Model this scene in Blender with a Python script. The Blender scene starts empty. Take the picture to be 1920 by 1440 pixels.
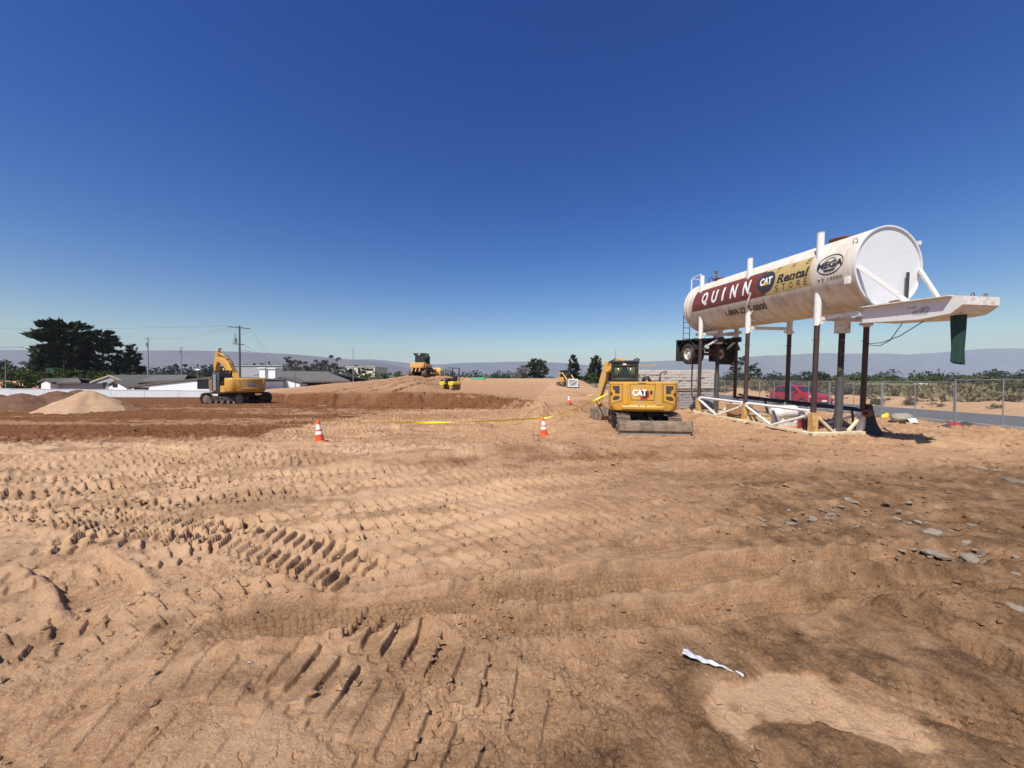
import bpy, bmesh, math, random
import numpy as np
from mathutils import Vector, Matrix

# ---------------------------------------------------------------- scene, camera, sky, sun
SC = bpy.context.scene
COL = SC.collection
EYE = 1.85                    # eye height above the dirt at the feet, metres
FPX = 700.0                   # focal length in photo pixels (1920 wide)
PITCH = math.atan(8 / FPX)    # the lens looks a touch below the horizon

cam_d = bpy.data.cameras.new('camera'); cam = bpy.data.objects.new('camera', cam_d); COL.objects.link(cam)
cam_d.sensor_width = 36.0; cam_d.lens = FPX / 1920 * 36.0
cam_d.clip_start = 0.05; cam_d.clip_end = 40000
cam.location = (0, 0, EYE); cam.rotation_euler = (math.pi / 2 - PITCH, 0, 0)
SC.camera = cam

SUN_EL = math.radians(55); SUN_AZ = math.radians(208)   # clockwise from +Y: behind the camera, to the left
world = bpy.data.worlds.new('World'); SC.world = world; world.use_nodes = True
wn = world.node_tree.nodes; wl = world.node_tree.links
sky = wn.new('ShaderNodeTexSky'); sky.sky_type = 'NISHITA'; sky.sun_disc = False
sky.sun_elevation = SUN_EL; sky.sun_rotation = SUN_AZ
sky.altitude = 0; sky.air_density = 1.2; sky.dust_density = 1.0; sky.ozone_density = 1.4
bg = wn['Background']; bg.inputs['Strength'].default_value = 0.056
hs = wn.new('ShaderNodeHueSaturation'); hs.inputs['Saturation'].default_value = 1.56; hs.inputs['Hue'].default_value = 0.514
gm = wn.new('ShaderNodeGamma'); gm.inputs['Gamma'].default_value = 1.24
wl.new(sky.outputs[0], hs.inputs['Color']); wl.new(hs.outputs[0], gm.inputs['Color']); wl.new(gm.outputs[0], bg.inputs['Color'])

sun_d = bpy.data.lights.new('sun', 'SUN'); sun = bpy.data.objects.new('sun', sun_d); COL.objects.link(sun)
sun_d.energy = 4.8; sun_d.angle = math.radians(0.53); sun_d.color = (1.0, 0.955, 0.88)
ldir = Vector((-math.sin(SUN_AZ) * math.cos(SUN_EL), -math.cos(SUN_AZ) * math.cos(SUN_EL), -math.sin(SUN_EL)))
sun.rotation_euler = ldir.to_track_quat('-Z', 'Y').to_euler(); sun.location = (-20, -40, 60)

SC.view_settings.view_transform = 'Standard'; SC.view_settings.look = 'None'
SC.view_settings.exposure = 0.35; SC.view_settings.gamma = 1.0; SC.view_settings.use_curve_mapping = False
SC.render.engine = 'CYCLES'
SC.cycles.max_bounces = 6; SC.cycles.diffuse_bounces = 3; SC.cycles.glossy_bounces = 3
SC.cycles.transparent_max_bounces = 12; SC.cycles.volume_bounces = 1
SC.cycles.sample_clamp_indirect = 8.0

# ---------------------------------------------------------------- materials
MATS = {}
def pm(name, col, rough=0.6, metal=0.0, var=0.0, scale=4.0, dirt=None, dirt_amt=0.4, dirt_scale=3.0,
       bump=0.0, bump_scale=40.0, stretch=None, spec=None, coat=0.0):
    """procedural Principled material: base colour with value variation, patches of dust/rust, fine relief"""
    if name in MATS: return MATS[name]
    m = bpy.data.materials.new(name); m.use_nodes = True; MATS[name] = m
    n = m.node_tree.nodes; l = m.node_tree.links
    b = n['Principled BSDF']; b.inputs['Roughness'].default_value = rough; b.inputs['Metallic'].default_value = metal
    if spec is not None: b.inputs['Specular IOR Level'].default_value = spec
    if coat: b.inputs['Coat Weight'].default_value = coat; b.inputs['Coat Roughness'].default_value = 0.08
    c = (*col, 1.0)
    b.inputs['Base Color'].default_value = c
    if var or dirt or bump:
        tc = n.new('ShaderNodeTexCoord'); src = tc.outputs['Object']
        if stretch:
            mp = n.new('ShaderNodeMapping'); mp.inputs['Scale'].default_value = stretch
            l.new(src, mp.inputs['Vector']); src = mp.outputs['Vector']
        out = None
        if var:
            t = n.new('ShaderNodeTexNoise'); t.inputs['Scale'].default_value = scale; t.inputs['Detail'].default_value = 6
            t.inputs['Roughness'].default_value = 0.65
            l.new(src, t.inputs['Vector'])
            mr = n.new('ShaderNodeMapRange'); mr.inputs[1].default_value = 0.25; mr.inputs[2].default_value = 0.75
            mr.inputs[3].default_value = 1 - var; mr.inputs[4].default_value = 1 + var
            l.new(t.outputs['Fac'], mr.inputs[0])
            vm = n.new('ShaderNodeVectorMath'); vm.operation = 'SCALE'; vm.inputs[0].default_value = col
            l.new(mr.outputs[0], vm.inputs['Scale']); out = vm.outputs[0]
        if dirt:
            t2 = n.new('ShaderNodeTexNoise'); t2.inputs['Scale'].default_value = dirt_scale; t2.inputs['Detail'].default_value = 8
            t2.inputs['Roughness'].default_value = 0.7
            l.new(src, t2.inputs['Vector'])
            r = n.new('ShaderNodeMapRange'); r.inputs[1].default_value = 0.62 - dirt_amt * 0.4; r.inputs[2].default_value = 0.82 - dirt_amt * 0.3
            r.inputs[3].default_value = 0; r.inputs[4].default_value = 0.85
            l.new(t2.outputs['Fac'], r.inputs[0])
            mx = n.new('ShaderNodeMix'); mx.data_type = 'RGBA'
            if out: l.new(out, mx.inputs[6])
            else: mx.inputs[6].default_value = c
            mx.inputs[7].default_value = (*dirt, 1); l.new(r.outputs[0], mx.inputs[0]); out = mx.outputs[2]
            ra = n.new('ShaderNodeMapRange'); ra.inputs[3].default_value = rough; ra.inputs[4].default_value = 0.95
            l.new(r.outputs[0], ra.inputs[0]); l.new(ra.outputs[0], b.inputs['Roughness'])
        if out: l.new(out, b.inputs['Base Color'])
        if bump:
            t3 = n.new('ShaderNodeTexNoise'); t3.inputs['Scale'].default_value = bump_scale; t3.inputs['Detail'].default_value = 4
            l.new(src, t3.inputs['Vector'])
            bp = n.new('ShaderNodeBump'); bp.inputs['Strength'].default_value = bump; bp.inputs['Distance'].default_value = 0.02
            l.new(t3.outputs['Fac'], bp.inputs['Height']); l.new(bp.outputs[0], b.inputs['Normal'])
    return m

DUST = (0.42, 0.29, 0.19)
def M(k): return MATS[k]
pm('cat_yellow', (0.58, 0.30, 0.030), 0.45, var=0.10, scale=6, dirt=DUST, dirt_amt=0.34, dirt_scale=4.5)
pm('cat_yellow_dusty', (0.62, 0.34, 0.05), 0.55, var=0.1, dirt=DUST, dirt_amt=0.55, dirt_scale=3.0)
pm('roller_yellow', (0.72, 0.52, 0.05), 0.4, var=0.06, dirt=DUST, dirt_amt=0.2)
pm('black_paint', (0.018, 0.018, 0.02), 0.45, dirt=DUST, dirt_amt=0.12, dirt_scale=4)
pm('rubber', (0.025, 0.025, 0.026), 0.85, var=0.2, dirt=DUST, dirt_amt=0.2, bump=0.2)
pm('track_steel', (0.10, 0.075, 0.06), 0.65, metal=0.35, var=0.25, dirt=DUST, dirt_amt=0.6, dirt_scale=6, bump=0.3)
pm('track_dark', (0.03, 0.027, 0.025), 0.7, metal=0.2, var=0.2, dirt=DUST, dirt_amt=0.25, dirt_scale=5)
pm('blade_steel', (0.13, 0.10, 0.07), 0.7, metal=0.2, var=0.3, dirt=(0.33, 0.23, 0.14), dirt_amt=0.62, dirt_scale=4, bump=0.2, stretch=(1, 1, 2))
pm('bucket_steel', (0.16, 0.12, 0.09), 0.6, metal=0.3, var=0.3, dirt=DUST, dirt_amt=0.5, dirt_scale=5)
pm('glass_dark', (0.012, 0.016, 0.018), 0.06, spec=0.7)
pm('reflection_green', (0.10, 0.115, 0.055), 0.12, spec=0.5, var=0.3, scale=3)  # green tone of the reflections painted over the cab's rear glass
pm('chrome', (0.75, 0.75, 0.75), 0.2, metal=1.0)
pm('galv', (0.36, 0.38, 0.40), 0.5, metal=0.7, var=0.12)
pm('vent_mesh', (0.05, 0.04, 0.025), 0.7, var=0.4, scale=90)
pm('light_red', (0.45, 0.02, 0.02), 0.3)
pm('lens_white', (0.8, 0.8, 0.78), 0.15)
pm('tank_cream', (0.66, 0.61, 0.52), 0.5, var=0.06, scale=1.2, dirt=(0.44, 0.34, 0.23), dirt_amt=0.42, dirt_scale=2.6, stretch=(1, 1.6, .35))
pm('tank_white', (0.68, 0.69, 0.70), 0.42, var=0.03, scale=1.0, dirt=(0.6, 0.57, 0.52), dirt_amt=0.12, dirt_scale=2)
pm('white_paint', (0.72, 0.71, 0.68), 0.5, var=0.06, scale=5, dirt=(0.38, 0.24, 0.13), dirt_amt=0.14, dirt_scale=5)
pm('white_rusty', (0.74, 0.71, 0.66), 0.55, var=0.08, scale=4, dirt=(0.20, 0.09, 0.045), dirt_amt=0.27, dirt_scale=7)
pm('cream_frame', (0.66, 0.56, 0.38), 0.55, var=0.1, scale=5, dirt=(0.33, 0.19, 0.09), dirt_amt=0.28, dirt_scale=5)
pm('rust_yellow', (0.60, 0.38, 0.13), 0.6, var=0.12, dirt=(0.22, 0.09, 0.04), dirt_amt=0.42, dirt_scale=5)
pm('rust', (0.17, 0.065, 0.035), 0.85, var=0.3, scale=8)
pm('leg_brown', (0.050, 0.028, 0.024), 0.55, var=0.25, scale=5, dirt=(0.10, 0.055, 0.04), dirt_amt=0.3)
pm('ram_grey', (0.11, 0.105, 0.10), 0.5, metal=0.4, var=0.2)
pm('banner_maroon', (0.165, 0.042, 0.030), 0.55, var=0.10, scale=1.2, dirt=(0.30, 0.16, 0.12), dirt_amt=0.15, dirt_scale=2)
pm('banner_tan', (0.47, 0.34, 0.135), 0.55, var=0.05, scale=1.2, dirt=(0.5, 0.40, 0.26), dirt_amt=0.15, dirt_scale=2)
pm('ink_black', (0.022, 0.022, 0.024), 0.5)
pm('ink_charcoal', (0.04, 0.043, 0.045), 0.5)
pm('ink_white', (0.82, 0.81, 0.78), 0.5)
pm('ink_gold', (0.60, 0.36, 0.05), 0.5)
pm('ink_red', (0.5, 0.02, 0.02), 0.45)
pm('ink_grey', (0.24, 0.235, 0.23), 0.6)
pm('hose_green', (0.008, 0.040, 0.030), 0.75, var=0.2, scale=6)
pm('cable', (0.03, 0.035, 0.045), 0.6)
pm('cone_orange', (0.72, 0.09, 0.025), 0.5, var=0.08, dirt=DUST, dirt_amt=0.15)
pm('cone_white', (0.82, 0.82, 0.80), 0.4)
pm('tape_yellow', (0.85, 0.68, 0.03), 0.35)
pm('cardboard', (0.36, 0.20, 0.085), 0.8, var=0.1)
pm('timber', (0.50, 0.35, 0.17), 0.8, var=0.15, stretch=(1, 6, 6))
pm('compressor_white', (0.76, 0.73, 0.66), 0.4, dirt=(0.35, 0.24, 0.15), dirt_amt=0.25)
pm('tarp_black', (0.014, 0.014, 0.016), 0.6, var=0.3)
pm('sack_grey', (0.27, 0.245, 0.19), 0.9, var=0.2, bump=0.3)
pm('sack_white', (0.75, 0.73, 0.70), 0.8)
pm('cloth_red', (0.28, 0.035, 0.04), 0.9, var=0.3)
pm('cloth_dark', (0.06, 0.04, 0.032), 0.9, var=0.3)
pm('paver', (0.58, 0.52, 0.46), 0.85, var=0.22, scale=7, dirt=(0.22, 0.19, 0.165), dirt_amt=0.3, dirt_scale=9, bump=0.4)
pm('paver_dark', (0.40, 0.35, 0.325), 0.8, var=0.2, scale=6, dirt=(0.20, 0.17, 0.15), dirt_amt=0.3, dirt_scale=9, bump=0.4)
pm('film', (0.62, 0.62, 0.63), 0.25, var=0.12)
pm('pallet_wood', (0.28, 0.19, 0.11), 0.85, var=0.2)
pm('asphalt', (0.105, 0.105, 0.107), 0.9, var=0.12, scale=1.5, dirt=(0.24, 0.19, 0.14), dirt_amt=0.12, dirt_scale=0.6, bump=0.2, bump_scale=60)
pm('concrete', (0.46, 0.43, 0.38), 0.85, var=0.12, bump=0.1)
pm('wall_white', (0.58, 0.60, 0.61), 0.8, var=0.07, scale=0.9, dirt=(0.5, 0.46, 0.40), dirt_amt=0.15, dirt_scale=0.7)
pm('stucco_white', (0.74, 0.78, 0.82), 0.8, var=0.04)
pm('stucco_cream', (0.62, 0.55, 0.42), 0.8, var=0.05)
pm('stucco_grey', (0.34, 0.35, 0.36), 0.85, var=0.05)
pm('roof_shingle', (0.105, 0.10, 0.088), 0.95, var=0.18, scale=3, bump=0.4, bump_scale=12)
pm('roof_light', (0.36, 0.44, 0.42), 0.7, var=0.05)
pm('fascia', (0.40, 0.30, 0.22), 0.7)
pm('fascia_dark', (0.11, 0.09, 0.075), 0.7)
pm('opening_dark', (0.012, 0.012, 0.013), 0.4)
pm('terracotta', (0.42, 0.22, 0.13), 0.85, var=0.2)
pm('pole_wood', (0.105, 0.09, 0.075), 0.9, var=0.2, stretch=(6, 6, 1))
pm('metal_grey', (0.30, 0.31, 0.32), 0.5, metal=0.3)
pm('sign_green', (0.01, 0.09, 0.06), 0.5)
pm('green_fabric', (0.03, 0.26, 0.11), 0.7, var=0.2)
pm('car_red', (0.36, 0.008, 0.02), 0.28, coat=0.7, var=0.03)
pm('car_glass', (0.02, 0.025, 0.03), 0.05, spec=0.8)
pm('alloy', (0.55, 0.56, 0.57), 0.3, metal=0.8)
pm('stone_pale', (0.27, 0.225, 0.175), 0.95, spec=0.08, var=0.2, scale=9, dirt=(0.30, 0.22, 0.15), dirt_amt=0.28, dirt_scale=8, bump=0.5)
pm('stone_dark', (0.17, 0.135, 0.10), 0.95, spec=0.08, var=0.25, scale=9, dirt=(0.28, 0.2, 0.14), dirt_amt=0.35, dirt_scale=8, bump=0.5)
pm('bark', (0.10, 0.075, 0.055), 0.95, var=0.25)
pm('bark_grey', (0.20, 0.18, 0.16), 0.95, var=0.25)
pm('litter', (0.50, 0.52, 0.55), 0.6, var=0.3, scale=25, dirt=(0.3, 0.2, 0.13), dirt_amt=0.3, dirt_scale=18)

def leafmat(name, c1, c2):
    m = bpy.data.materials.new(name); m.use_nodes = True; MATS[name] = m
    n = m.node_tree.nodes; l = m.node_tree.links; b = n['Principled BSDF']
    b.inputs['Roughness'].default_value = 0.85; b.inputs['Specular IOR Level'].default_value = 0.15
    g = n.new('ShaderNodeNewGeometry'); tc = n.new('ShaderNodeTexCoord')
    t = n.new('ShaderNodeTexNoise'); t.inputs['Scale'].default_value = 0.9; t.inputs['Detail'].default_value = 4
    l.new(tc.outputs['Object'], t.inputs['Vector'])
    a = n.new('ShaderNodeMath'); a.operation = 'MULTIPLY_ADD'; a.inputs[1].default_value = 0.55; 
    l.new(g.outputs['Random Per Island'], a.inputs[0]); l.new(t.outputs['Fac'], a.inputs[2])
    mr = n.new('ShaderNodeMapRange'); mr.inputs[1].default_value = 0.4; mr.inputs[2].default_value = 1.1
    l.new(a.outputs[0], mr.inputs[0])
    mx = n.new('ShaderNodeMix'); mx.data_type = 'RGBA'; mx.inputs[6].default_value = (*c1, 1); mx.inputs[7].default_value = (*c2, 1)
    l.new(mr.outputs[0], mx.inputs[0]); l.new(mx.outputs[2], b.inputs['Base Color'])
    return m
leafmat('leaf_cypress', (0.016, 0.024, 0.012), (0.040, 0.052, 0.024))
leafmat('leaf_pine', (0.018, 0.026, 0.016), (0.046, 0.058, 0.032))
leafmat('leaf_green', (0.035, 0.055, 0.014), (0.085, 0.115, 0.030))
leafmat('leaf_euc', (0.045, 0.048, 0.036), (0.105, 0.105, 0.085))
leafmat('leaf_dry', (0.13, 0.115, 0.055), (0.24, 0.20, 0.11))
leafmat('leaf_scrub', (0.075, 0.075, 0.035), (0.15, 0.14, 0.075))
leafmat('leaf_greygreen', (0.10, 0.10, 0.075), (0.17, 0.165, 0.13))

# ---------------------------------------------------------------- mesh helpers
class MB:
    """collects shapes; build() links them as ONE mesh object"""
    def __init__(s): s.v = []; s.f = []; s.X = None
    def add(s, vs, fs):
        o = len(s.v)
        if s.X is not None: vs = [s.X @ Vector(p) for p in vs]
        s.v.extend([tuple(p) for p in vs]); s.f.extend([tuple(i + o for i in f) for f in fs]); return s
    def box(s, c, d, R=None, taper=None):
        x, y, z = d[0] / 2, d[1] / 2, d[2] / 2
        tx, ty = taper if taper else (1, 1)
        vs = [(-x, -y, -z), (x, -y, -z), (x, y, -z), (-x, y, -z), (-x * tx, -y * ty, z), (x * tx, -y * ty, z), (x * tx, y * ty, z), (-x * tx, y * ty, z)]
        if R is not None: vs = [R @ Vector(p) for p in vs]
        c = Vector(c)
        return s.add([Vector(p) + c for p in vs], [(0, 3, 2, 1), (4, 5, 6, 7), (0, 1, 5, 4), (1, 2, 6, 5), (2, 3, 7, 6), (3, 0, 4, 7)])
    def beam(s, p0, p1, w, h, up=(0, 0, 1)):
        p0 = Vector(p0); p1 = Vector(p1); d = (p1 - p0); L = d.length; d.normalize()
        upv = Vector(up)
        if abs(d.dot(upv)) > 0.98: upv = Vector((0, 1, 0))
        x = d.cross(upv).normalized(); z = x.cross(d).normalized()
        R = Matrix((x, d, z)).transposed()
        return s.box((p0 + p1) / 2, (w, L, h), R)
    def cyl(s, p0, p1, r0, r1=None, n=12, caps=True):
        r1 = r0 if r1 is None else r1
        p0 = Vector(p0); p1 = Vector(p1); d = (p1 - p0).normalized()
        a = Vector((0, 0, 1)) if abs(d.z) < 0.9 else Vector((1, 0, 0))
        x = d.cross(a).normalized(); y = d.cross(x).normalized()
        vs = []
        for p, r in ((p0, r0), (p1, r1)):
            for k in range(n):
                t = 2 * math.pi * k / n; vs.append(p + x * (r * math.cos(t)) + y * (r * math.sin(t)))
        fs = [(k, (k + 1) % n, n + (k + 1) % n, n + k) for k in range(n)]
        if caps: fs += [tuple(range(n - 1, -1, -1)), tuple(range(n, 2 * n))]
        return s.add(vs, fs)
    def tube(s, pts, r, n=8, caps=True):
        pts = [Vector(p) for p in pts]; m = len(pts)
        rs = r if hasattr(r, '__len__') else [r] * m
        vs = []; prev = None
        for i, p in enumerate(pts):
            d = (pts[min(i + 1, m - 1)] - pts[max(i - 1, 0)]).normalized()
            if prev is None:
                a = Vector((0, 0, 1)) if abs(d.z) < 0.9 else Vector((1, 0, 0)); x = d.cross(a).normalized()
            else: x = (prev - d * prev.dot(d)).normalized()
            prev = x; y = d.cross(x)
            for k in range(n):
                t = 2 * math.pi * k / n; vs.append(p + x * (rs[i] * math.cos(t)) + y * (rs[i] * math.sin(t)))
        fs = [(i * n + k, i * n + (k + 1) % n, (i + 1) * n + (k + 1) % n, (i + 1) * n + k) for i in range(m - 1) for k in range(n)]
        if caps: fs += [tuple(range(n - 1, -1, -1)), tuple((m - 1) * n + k for k in range(n))]
        return s.add(vs, fs)
    def prism(s, poly, o, ex, ey, ez):
        """polygon (a,b) in the plane ex,ey at o, thickened by vector ez"""
        o = Vector(o); ex = Vector(ex); ey = Vector(ey); ez = Vector(ez); n = len(poly)
        vs = [o + ex * a + ey * b for a, b in poly] + [o + ex * a + ey * b + ez for a, b in poly]
        fs = [tuple(range(n)), tuple(range(2 * n - 1, n - 1, -1))] + [(k, n + k, n + (k + 1) % n, (k + 1) % n) for k in range(n)]
        return s.add(vs, fs)
    def lathe(s, prof, o=(0, 0, 0), ax=(0, 0, 1), n=24, a0=0.0, a1=None):
        o = Vector(o); d = Vector(ax).normalized()
        a = Vector((0, 0, 1)) if abs(d.z) < 0.9 else Vector((1, 0, 0))
        x = d.cross(a).normalized(); y = d.cross(x)
        vs = []
        for r, h in prof:
            for k in range(n):
                t = 2 * math.pi * k / n; vs.append(o + d * h + x * (r * math.cos(t)) + y * (r * math.sin(t)))
        fs = [(i * n + k, i * n + (k + 1) % n, (i + 1) * n + (k + 1) % n, (i + 1) * n + k) for i in range(len(prof) - 1) for k in range(n)]
        return s.add(vs, fs)
    def loft(s, rings, caps=True):
        n = len(rings[0]); vs = [p for r in rings for p in r]
        fs = [(i * n + k, i * n + (k + 1) % n, (i + 1) * n + (k + 1) % n, (i + 1) * n + k) for i in range(len(rings) - 1) for k in range(n)]
        if caps: fs += [tuple(range(n - 1, -1, -1)), tuple((len(rings) - 1) * n + k for k in range(n))]
        return s.add(vs, fs)
    def sheet(s, fn, nu, nv):
        vs = [fn(i / nu, j / nv) for j in range(nv + 1) for i in range(nu + 1)]; w = nu + 1
        return s.add(vs, [(j * w + i, j * w + i + 1, (j + 1) * w + i + 1, (j + 1) * w + i) for j in range(nv) for i in range(nu)])
    def build(s, name, mat, parent=None, bevel=0.0, smooth=40, solid=0.0):
        me = bpy.data.meshes.new(name); me.from_pydata(s.v, [], s.f); me.update()
        bm = bmesh.new(); bm.from_mesh(me); bmesh.ops.recalc_face_normals(bm, faces=bm.faces); bm.to_mesh(me); bm.free()
        return obj(name, me, mat, parent, bevel, smooth, solid)
def obj(name, me, mat, parent=None, bevel=0.0, smooth=40, solid=0.0):
    me.materials.append(M(mat) if isinstance(mat, str) else mat)
    if smooth:
        me.polygons.foreach_set('use_smooth', [True] * len(me.polygons)); me.set_sharp_from_angle(angle=math.radians(smooth))
    o = bpy.data.objects.new(name, me); COL.objects.link(o)
    if parent: o.parent = parent
    if bevel:
        b = o.modifiers.new('bevel', 'BEVEL'); b.width = bevel; b.segments = 2; b.limit_method = 'ANGLE'; b.angle_limit = math.radians(40)
    if solid:
        b = o.modifiers.new('thickness', 'SOLIDIFY'); b.thickness = solid
    return o
def tag(o, label=None, cat=None, group=None, kind=None):
    if label: o['label'] = label
    if cat: o['category'] = cat
    if group: o['group'] = group
    if kind: o['kind'] = kind
    return o
def thing(name, label, cat, loc=(0, 0, 0), rotz=0.0, group=None):
    o = bpy.data.objects.new(name, None); COL.objects.link(o); o.empty_display_size = 0.2
    o.location = loc; o.rotation_euler = (0, 0, rotz); return tag(o, label, cat, group)
def share(o, name=None, parent=None, loc=None, rot=None, scale=None):
    c = o.copy(); COL.objects.link(c); c.parent = parent
    if name: c.name = name
    if loc is not None: c.location = loc
    if rot is not None: c.rotation_euler = rot
    if scale is not None: c.scale = scale
    return c
def copy_tree(o, loc, rotz=0.0, label=None, scale=None):
    c = share(o, None, None, loc, (0, 0, rotz), scale)
    if label: c['label'] = label
    for ch in [q for q in COL.objects if q.parent == o]:
        d = share(ch, None, c)
        for g in [q for q in COL.objects if q.parent == ch]: share(g, None, d)
    return c

def text2d(body, size=1.0, shear=0.0, bold=0.0, sx=1.0, spacing=1.0):
    """outline text as a flat mesh, centred: list of (x,y), faces"""
    cu = bpy.data.curves.new('lettering', 'FONT'); cu.body = body; cu.size = size; cu.shear = shear; cu.offset = bold
    cu.space_character = spacing; cu.align_x = 'CENTER'; cu.align_y = 'CENTER'; cu.resolution_u = 3
    o = bpy.data.objects.new('lettering', cu); COL.objects.link(o)
    bpy.context.view_layer.update()
    me = bpy.data.meshes.new_from_object(o.evaluated_get(bpy.context.evaluated_depsgraph_get()))
    vs = [(v.co.x * sx, v.co.y) for v in me.vertices]; fs = [tuple(p.vertices) for p in me.polygons]
    bpy.data.objects.remove(o); bpy.data.curves.remove(cu); bpy.data.meshes.remove(me)
    xs = [p[0] for p in vs]; ys = [p[1] for p in vs]
    cx, cy = (min(xs) + max(xs)) / 2, (min(ys) + max(ys)) / 2
    return [(x - cx, y - cy) for x, y in vs], fs
def fit(tx, w, h):
    vs, fs = tx; W = max(p[0] for p in vs) - min(p[0] for p in vs); Hh = max(p[1] for p in vs) - min(p[1] for p in vs)
    return [(x * w / W, y * h / Hh) for x, y in vs], fs
def wrap(name, tx, fn, mat, parent, step=0.06, axis=1, at=(0, 0)):
    """lay a flat 2-D mesh (lettering, a decal) on a curved surface: cut into strips, then map each vertex"""
    bm = bmesh.new(); V = [bm.verts.new((x + at[0], y + at[1], 0)) for x, y in tx[0]]
    for f in tx[1]:
        try: bm.faces.new([V[i] for i in f])
        except ValueError: pass
    for ax in ((axis,) if isinstance(axis, int) else axis):
        c = [v.co[ax] for v in bm.verts]; k = math.floor(min(c) / step) + 1
        while k * step < max(c):
            co = [0, 0, 0]; co[ax] = k * step; no = [0, 0, 0]; no[ax] = 1
            bmesh.ops.bisect_plane(bm, geom=bm.verts[:] + bm.edges[:] + bm.faces[:], plane_co=co, plane_no=no); k += 1
    for v in bm.verts: v.co = fn(v.co.x, v.co.y)
    me = bpy.data.meshes.new(name); bm.to_mesh(me); bm.free()
    return obj(name, me, mat, parent, smooth=0)
def ellipse(a, b, n=40, hole=None):
    vs = [(a * math.cos(2 * math.pi * k / n), b * math.sin(2 * math.pi * k / n)) for k in range(n)]
    if hole is None: return vs, [tuple(range(n))]
    vs += [(hole[0] * math.cos(2 * math.pi * k / n), hole[1] * math.sin(2 * math.pi * k / n)) for k in range(n)]
    return vs, [(k, (k + 1) % n, n + (k + 1) % n, n + k) for k in range(n)]

# ---------------------------------------------------------------- terrain
def sst(a, b, x):
    t = np.clip((x - a) / (b - a), 0, 1); return t * t * (3 - 2 * t)
def _h(ix, iy, seed):
    h = (ix.astype(np.int64) * 374761393 + iy.astype(np.int64) * 668265263 + seed * 974711) & 0x7fffffff
    h = ((h ^ (h >> 13)) * 1274126177) & 0x7fffffff
    return ((h ^ (h >> 16)) & 0xffff) / 65535.0
def vnoise(x, y, seed=0):
    ix = np.floor(x); iy = np.floor(y); fx = x - ix; fy = y - iy
    fx = fx * fx * fx * (fx * (fx * 6 - 15) + 10); fy = fy * fy * fy * (fy * (fy * 6 - 15) + 10)
    a = _h(ix, iy, seed); b = _h(ix + 1, iy, seed); c = _h(ix, iy + 1, seed); d = _h(ix + 1, iy + 1, seed)
    return (a + (b - a) * fx) * (1 - fy) + (c + (d - c) * fx) * fy - 0.5
def fbm(x, y, seed=0, o=4, g=0.5):
    s = np.zeros_like(x, dtype=float); a = 1.0; k = 1.0
    for i in range(o):
        c, sn = math.cos(0.7 * i), math.sin(0.7 * i)
        s += a * vnoise((x * c - y * sn) * k + 13.7 * i, (x * sn + y * c) * k - 7.1 * i, seed + i); a *= g; k *= 2.03
    return s
def PX(x, y): return 960 + FPX * x / np.maximum(y, 0.3)     # bearing, written as a photo column
B_PX = [0, 380, 430, 470, 500, 540, 600, 700, 800, 900, 960, 1000, 1030, 1060]
B_Y = [200, 200, 75, 50, 46, 36, 31.5, 30, 29.5, 29, 28, 26, 22, 16]
ZB = ([430, 470, 500, 540, 600, 700, 800, 900, 960, 1000], [-.3, 0, .1, .35, .58, .72, .7, .6, .4, .25])
ZS = ([430, 470, 500, 560, 650, 720, 760, 820, 860, 900, 990], [-.4, 0, .35, .67, 1.38, 1.85, 2.4, 2.5, 2.2, 2.1, 2.1])
TANK_O = (10.95, 12.48); TANK_AZ = math.atan2(.158, .987); TANK_TILT = math.radians(1.96)
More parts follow.
